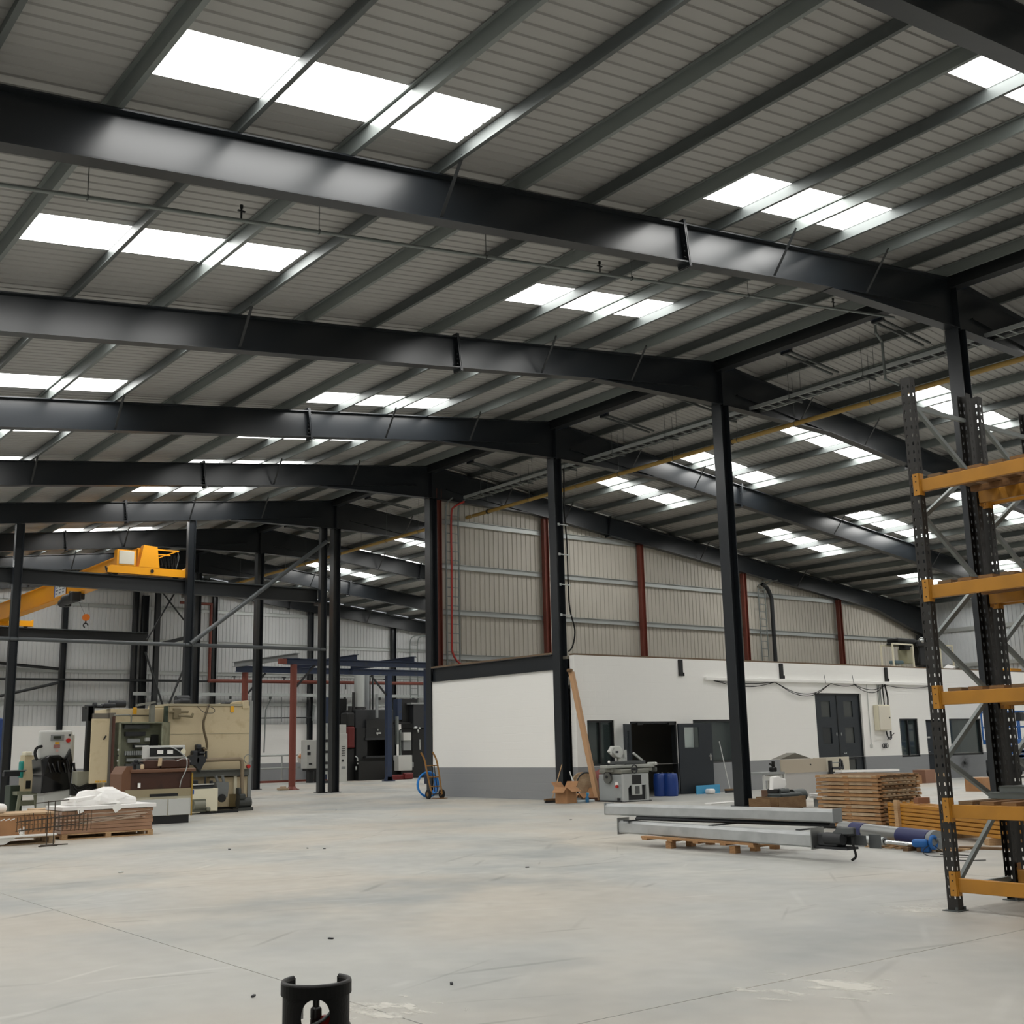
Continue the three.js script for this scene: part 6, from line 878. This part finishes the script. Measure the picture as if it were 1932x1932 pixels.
{ // pale noise-edged smears laid over the floor near the racks
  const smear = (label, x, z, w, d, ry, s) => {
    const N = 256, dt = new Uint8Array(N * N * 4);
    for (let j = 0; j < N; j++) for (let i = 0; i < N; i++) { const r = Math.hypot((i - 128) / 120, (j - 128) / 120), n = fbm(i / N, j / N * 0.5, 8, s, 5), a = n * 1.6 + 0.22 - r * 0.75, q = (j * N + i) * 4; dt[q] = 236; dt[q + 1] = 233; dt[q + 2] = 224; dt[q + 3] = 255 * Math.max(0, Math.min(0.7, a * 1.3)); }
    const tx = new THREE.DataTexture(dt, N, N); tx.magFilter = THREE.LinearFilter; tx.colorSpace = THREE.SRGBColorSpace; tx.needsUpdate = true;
    const o = new THREE.Mesh(new THREE.PlaneGeometry(w, d).rotateX(-Math.PI / 2), new THREE.MeshStandardMaterial({ map: tx, transparent: true, roughness: 0.9 })); o.name = numbered('pale_smear'); o.position.set(x, 0.002, z); o.rotation.y = ry; o.receiveShadow = true; scene.add(o); o.userData = { label, category: 'dust' };
  };
  smear('white smear on the floor beside the rack foot', -11.572,-6.233, 1.0, 1.0, 0.2, 301); smear('white smears on the open floor below the rack', -14.801,-4.708, 1.3, 1.3, 0.4, 337); smear('faint white patch on the floor by the gas bottle', -17.169,-6.112, 0.9, 0.9, 0.1, 377);
}

// ================================================================== PALLET RACKS AND GAS BOTTLE
{ const Zr = -5.96, BAY = 2.76, H = 4.73, rows = [[-11.5, -10.57], [-10.36, -9.43]];
  // upright: open channel, pierced front and side
  const pierced = (w, rowsX) => { const s = new THREE.Shape([[-w / 2, 0], [w / 2, 0], [w / 2, H], [-w / 2, H]].map(p => new THREE.Vector2(...p))); for (let y = 0.1; y < H - 0.05; y += 0.078) for (const x of rowsX) s.holes.push(new THREE.Path([[x - 0.007, y], [x + 0.007, y], [x + 0.008, y + 0.022], [x + 0.004, y + 0.032], [x - 0.004, y + 0.032], [x - 0.008, y + 0.022]].map(p => new THREE.Vector2(...p)))); return new THREE.ExtrudeGeometry(s, { depth: 0.003, bevelEnabled: false }); };
  const face = ready(pierced(0.1, [-0.028, 0.028]).rotateY(-Math.PI / 2)), side = ready(pierced(0.075, [0.0]).translate(0.0375, 0, 0)), foot = ready([bx(0.16, 0.008, 0.15, 0.03, 0.004, 0), cyl(0.012, 0.03, 0.09, 0.02, 0.05), cyl(0.012, 0.03, -0.03, 0.02, 0.05)]);
  const postMat = S('#23211e', 0.5), L5 = [0.27, 0.88, 1.84, 2.78, 3.75];
  const words = [['nearer the aisle', 'first'], ['back to back behind it', 'second']];
  rows.forEach(([xa, xb], ri) => {
    const rack = thing('pallet_rack', ri ? 'pallet rack bay standing back to back behind the nearer one' : 'black and yellow pallet rack bay nearest the open floor', 'pallet rack', [(xa + xb) / 2, 0, Zr + BAY / 2]);
    const ox = -(xa + xb) / 2, oz = -(Zr + BAY / 2);
    for (const z of [Zr, Zr + BAY]) {
      [[xa, 1], [xb, -1]].forEach(([x, s]) => { const up = mesh('upright', face, postMat, rack); up.position.set(x + ox - s * 0.04, 0, z + oz); up.scale.x = s; const sd = mesh('upright_side', side, postMat, up); sd.position.set(0, 0, 0.047); const sd2 = mesh('upright_side', side, postMat, up); sd2.position.set(0, 0, -0.05); const ft = mesh('foot_plate', foot, M.galvDark, up); });
      const ln5 = [4.46, 3.41, 2.3, 1.24, 0.19], rn = [3.92, 2.86, 1.82, 0.84];
      const at = (x, y, dz = 0) => [x + ox, y, z + oz + dz];
      mesh('brace', bar(at(xa + 0.05, 4.46), at(xb - 0.05, 4.46), 0.035, 0.04), M.galv, rack); mesh('brace', bar(at(xa + 0.05, 0.19), at(xb - 0.05, 0.19), 0.035, 0.04), M.galv, rack);
      for (let i = 0; i < 4; i++) { mesh('brace', bar(at(xa + 0.05, ln5[i], 0.015), at(xb - 0.05, rn[i], 0.015), 0.035, 0.04), M.galv, rack); mesh('brace', bar(at(xb - 0.05, rn[i], -0.015), at(xa + 0.05, ln5[i + 1], -0.015), 0.035, 0.04), M.galv, rack); }
    }
    const bm = ready([rb(0.05, 0.115, BAY - 0.12, 0, -0.0575, 0, 0.006)]), conn = ready([bx(0.012, 0.2, 0.06, -0.034, -0.045, 0), bx(0.06, 0.2, 0.006, 0, -0.045, 0.034)]), hole = ready([-0.1, -0.02, 0.03].map(y => cyl(0.006, 0.004, -0.041, y, 0, 'x', 0.006, 8)));
    for (const y of L5) for (const [x, s] of [[xa - 0.01, 1], [xb + 0.01, -1]]) { if (y === 0.27 && ri) continue;
      const b = mesh('beam', bm, M.rackYellow, rack); b.position.set(x + ox, y, Zr + BAY / 2 + oz); b.scale.x = s;
      for (const k of [-1, 1]) { const c = mesh('connector', conn, M.rackYellow, b); c.position.set(-0.012, 0, k * (BAY / 2 - 0.03)); c.scale.z = -k; const h = mesh('bolt_holes', hole, M.black, b); h.position.set(-0.012, 0, k * (BAY / 2 - 0.03)); } }
    for (let i = 1; i < 5; i++) {
      const t = thing('timber_deck', `slatted timber deck on the ${['', 'second', 'third', 'fourth', 'top'][i]} level of the ${words[ri][1]} rack`, 'shelf deck', [(xa + xb) / 2, L5[i], Zr + BAY / 2]);
      const bd = ready(bx(xb - xa + 0.06, 0.028, 0.13)); for (let k = 0; k < 13; k++) mesh('deck_board', bd, k % 3 ? M.deckWood : M.woodDark, t).position.set(0, 0.015 + (k % 2) * 0.0005, -BAY / 2 + 0.2 + k * 0.197);
      mesh('deck_rail', [bx(0.06, 0.05, BAY - 0.3, -0.2, -0.027, 0), bx(0.06, 0.05, BAY - 0.3, 0.2, -0.027, 0)], M.deckWood, t);
    }
  });
  const t = thing('steel_sections', 'grey galvanised steel sections stacked on the rack deck', 'steel sections', [-10.9, 0.91, -4.9]);
  for (const [x, y, L] of [[-10.95, 0, 1.9], [-10.78, 0.055, 1.6], [-10.93, 0.055, 1.7]]) mesh('channel', [bx(0.14, 0.006, L, x + 10.9, y + 0.003, 0), bx(0.14, 0.006, L, x + 10.9, y + 0.05, 0), bx(0.006, 0.05, L, x + 10.9 - 0.06, y + 0.027, 0)], M.galv, t);
  const m = thing('spare_motor', 'dark round motor standing on the steel sections', 'motor', [-10.75, 1.02, -4.75]); mesh('housing', [cyl(0.17, 0.25, 0, 0.19, 0, 'x', 0.17, 24), bx(0.2, 0.04, 0.3, 0, 0.02, 0)], M.charcoal, m); mesh('face_ring', tor(0.15, 0.02, -0.13, 0.19, 0, 'x'), M.galv, m);
}
{ // gas bottle close to the camera, only its collar in the picture
  const Y = 0.63, t = thing('gas_bottle', 'black gas bottle with guard collar standing close in front', 'gas bottle', [-19.051, 0, -3.273], { ry: 0 });
  mesh('bottle_body', lathe([[0, 0], [0.1, 0], [0.125, 0.015], [0.15, 0.07], [0.155, 0.12], [0.155, 0.48], [0.145, 0.55], [0.115, 0.605], [0.07, 0.63], [0, 0.64]], 40), S('#7c1410', 0.4), t);
  const r0 = 0.091, r1 = 0.1, y0 = 0.56, y1 = 0.78, dir = Math.atan2(-20.816 + 19.06, 3.27);        // the collar's closed side faces the viewer
  // curved plate built from a flat outline with holes, wrapped round the neck
  const wrap = (pts, holes, ri, ro) => { const s = new THREE.Shape(pts.map(p => new THREE.Vector2(...p))); holes.forEach(h => s.holes.push(h)); let g = new THREE.ExtrudeGeometry(s, { depth: ro - ri, bevelEnabled: false, curveSegments: 24 }); 
    // split long triangles so that the plate bends smoothly
    const src = g.toNonIndexed ? (g.index ? g.toNonIndexed() : g) : g, out = []; const P = src.attributes.position; const rec = (a, b, c, d) => { const e = [[a, b], [b, c], [c, a]].map(([p, q]) => Math.hypot(p[0] - q[0], p[1] - q[1])); const m = Math.max(...e); if (m < 0.018 || d > 9) { out.push(...a, ...b, ...c); return; } const k = e.indexOf(m), V3 = [a, b, c], p = V3[k], q = V3[(k + 1) % 3], r = V3[(k + 2) % 3], h = p.map((v, i) => (v + q[i]) / 2); rec(p, h, r, d + 1); rec(h, q, r, d + 1); };
    for (let i = 0; i < P.count; i += 3) rec(...[0, 1, 2].map(k => [P.getX(i + k), P.getY(i + k), P.getZ(i + k)]), 0);
    for (let i = 0; i < out.length; i += 3) { const th = out[i] / ro, r = ri + out[i + 2]; out[i] = r * Math.sin(th + dir); out[i + 2] = r * Math.cos(th + dir); }
    g = new THREE.BufferGeometry(); g.setAttribute('position', new THREE.Float32BufferAttribute(out, 3)); g.computeVertexNormals(); return g; };
  const A = 2.35 * r1, hole = (cx, cy, rx, ry) => { const h = new THREE.Path(); h.absellipse(cx, cy, rx, ry, 0, Math.PI * 2); return h; }, collarMat = new THREE.MeshPhysicalMaterial({ color: '#040404', roughness: 0.45, specularIntensity: 0.3 });
  const B = 1.5 * r1, hc = y1 - 0.083;
  mesh('guard_collar', wrap([[-A, y0 - 0.02], [A, y0 - 0.02], [A, hc - 0.035], [B, hc - 0.03], [B, hc + 0.035], [A, hc + 0.04], [A, y1], [-A, y1], [-A, hc + 0.04], [-B, hc + 0.035], [-B, hc - 0.03], [-A, hc - 0.035]], [hole(-0.002, hc, 0.046, 0.05)], r0, r0 + 0.007), collarMat, t);
  mesh('collar_band', wrap([[-A, y1 - 0.033], [A, y1 - 0.033], [A, y1], [-A, y1]], [], r0 + 0.005, r0 + 0.013), collarMat, t); mesh('lower_band', wrap([[-A, y0 - 0.03], [A, y0 - 0.03], [A, hc - 0.04], [-A, hc - 0.04]], [hole(-0.004, hc, 0.05, 0.0551)].slice(1), r0 + 0.006, r0 + 0.011), collarMat, t);
  { const pts = []; for (let i = 0; i <= 40; i++) { const th = -2.35 + i * 4.7 / 40 + dir; pts.push([0.0965 * Math.sin(th), y1, 0.0965 * Math.cos(th)]); } mesh('collar_rim', tube(pts, 0.0075, 80, 8), S('#0d0a09', 0.35), t); }
  mesh('valve', [cyl(0.014, 0.04, 0, 0.645, 0), cyl(0.017, 0.02, 0, 0.665, 0, 'y', 0.017, 6), rb(0.03, 0.04, 0.03, 0, 0.69, 0, 0.01), cyl(0.01, 0.03, 0, 0.715, 0)], S('#1a1614', 0.4), t); mesh('valve_handle', cyl(0.015, 0.018, 0, 0.737, 0, 'y', 0.014, 18), M.black, t); mesh('valve_cap', cyl(0.016, 0.035, 0.02, 0.67, 0.03, 'z'), S('#7a1c18', 0.4), t); mesh('cap_strap', tube([[-0.06, 0.655, 0.02], [0, 0.68, 0.045], [0.05, 0.71, 0.03]], 0.005, 16, 5), M.galvDark, t);
  mesh('paper_label', bx(0.05, 0.05, 0.002, -0.05, 0.7, -0.02, 0.4), M.paleGrey, t);
}

renderer.render(scene, camera);
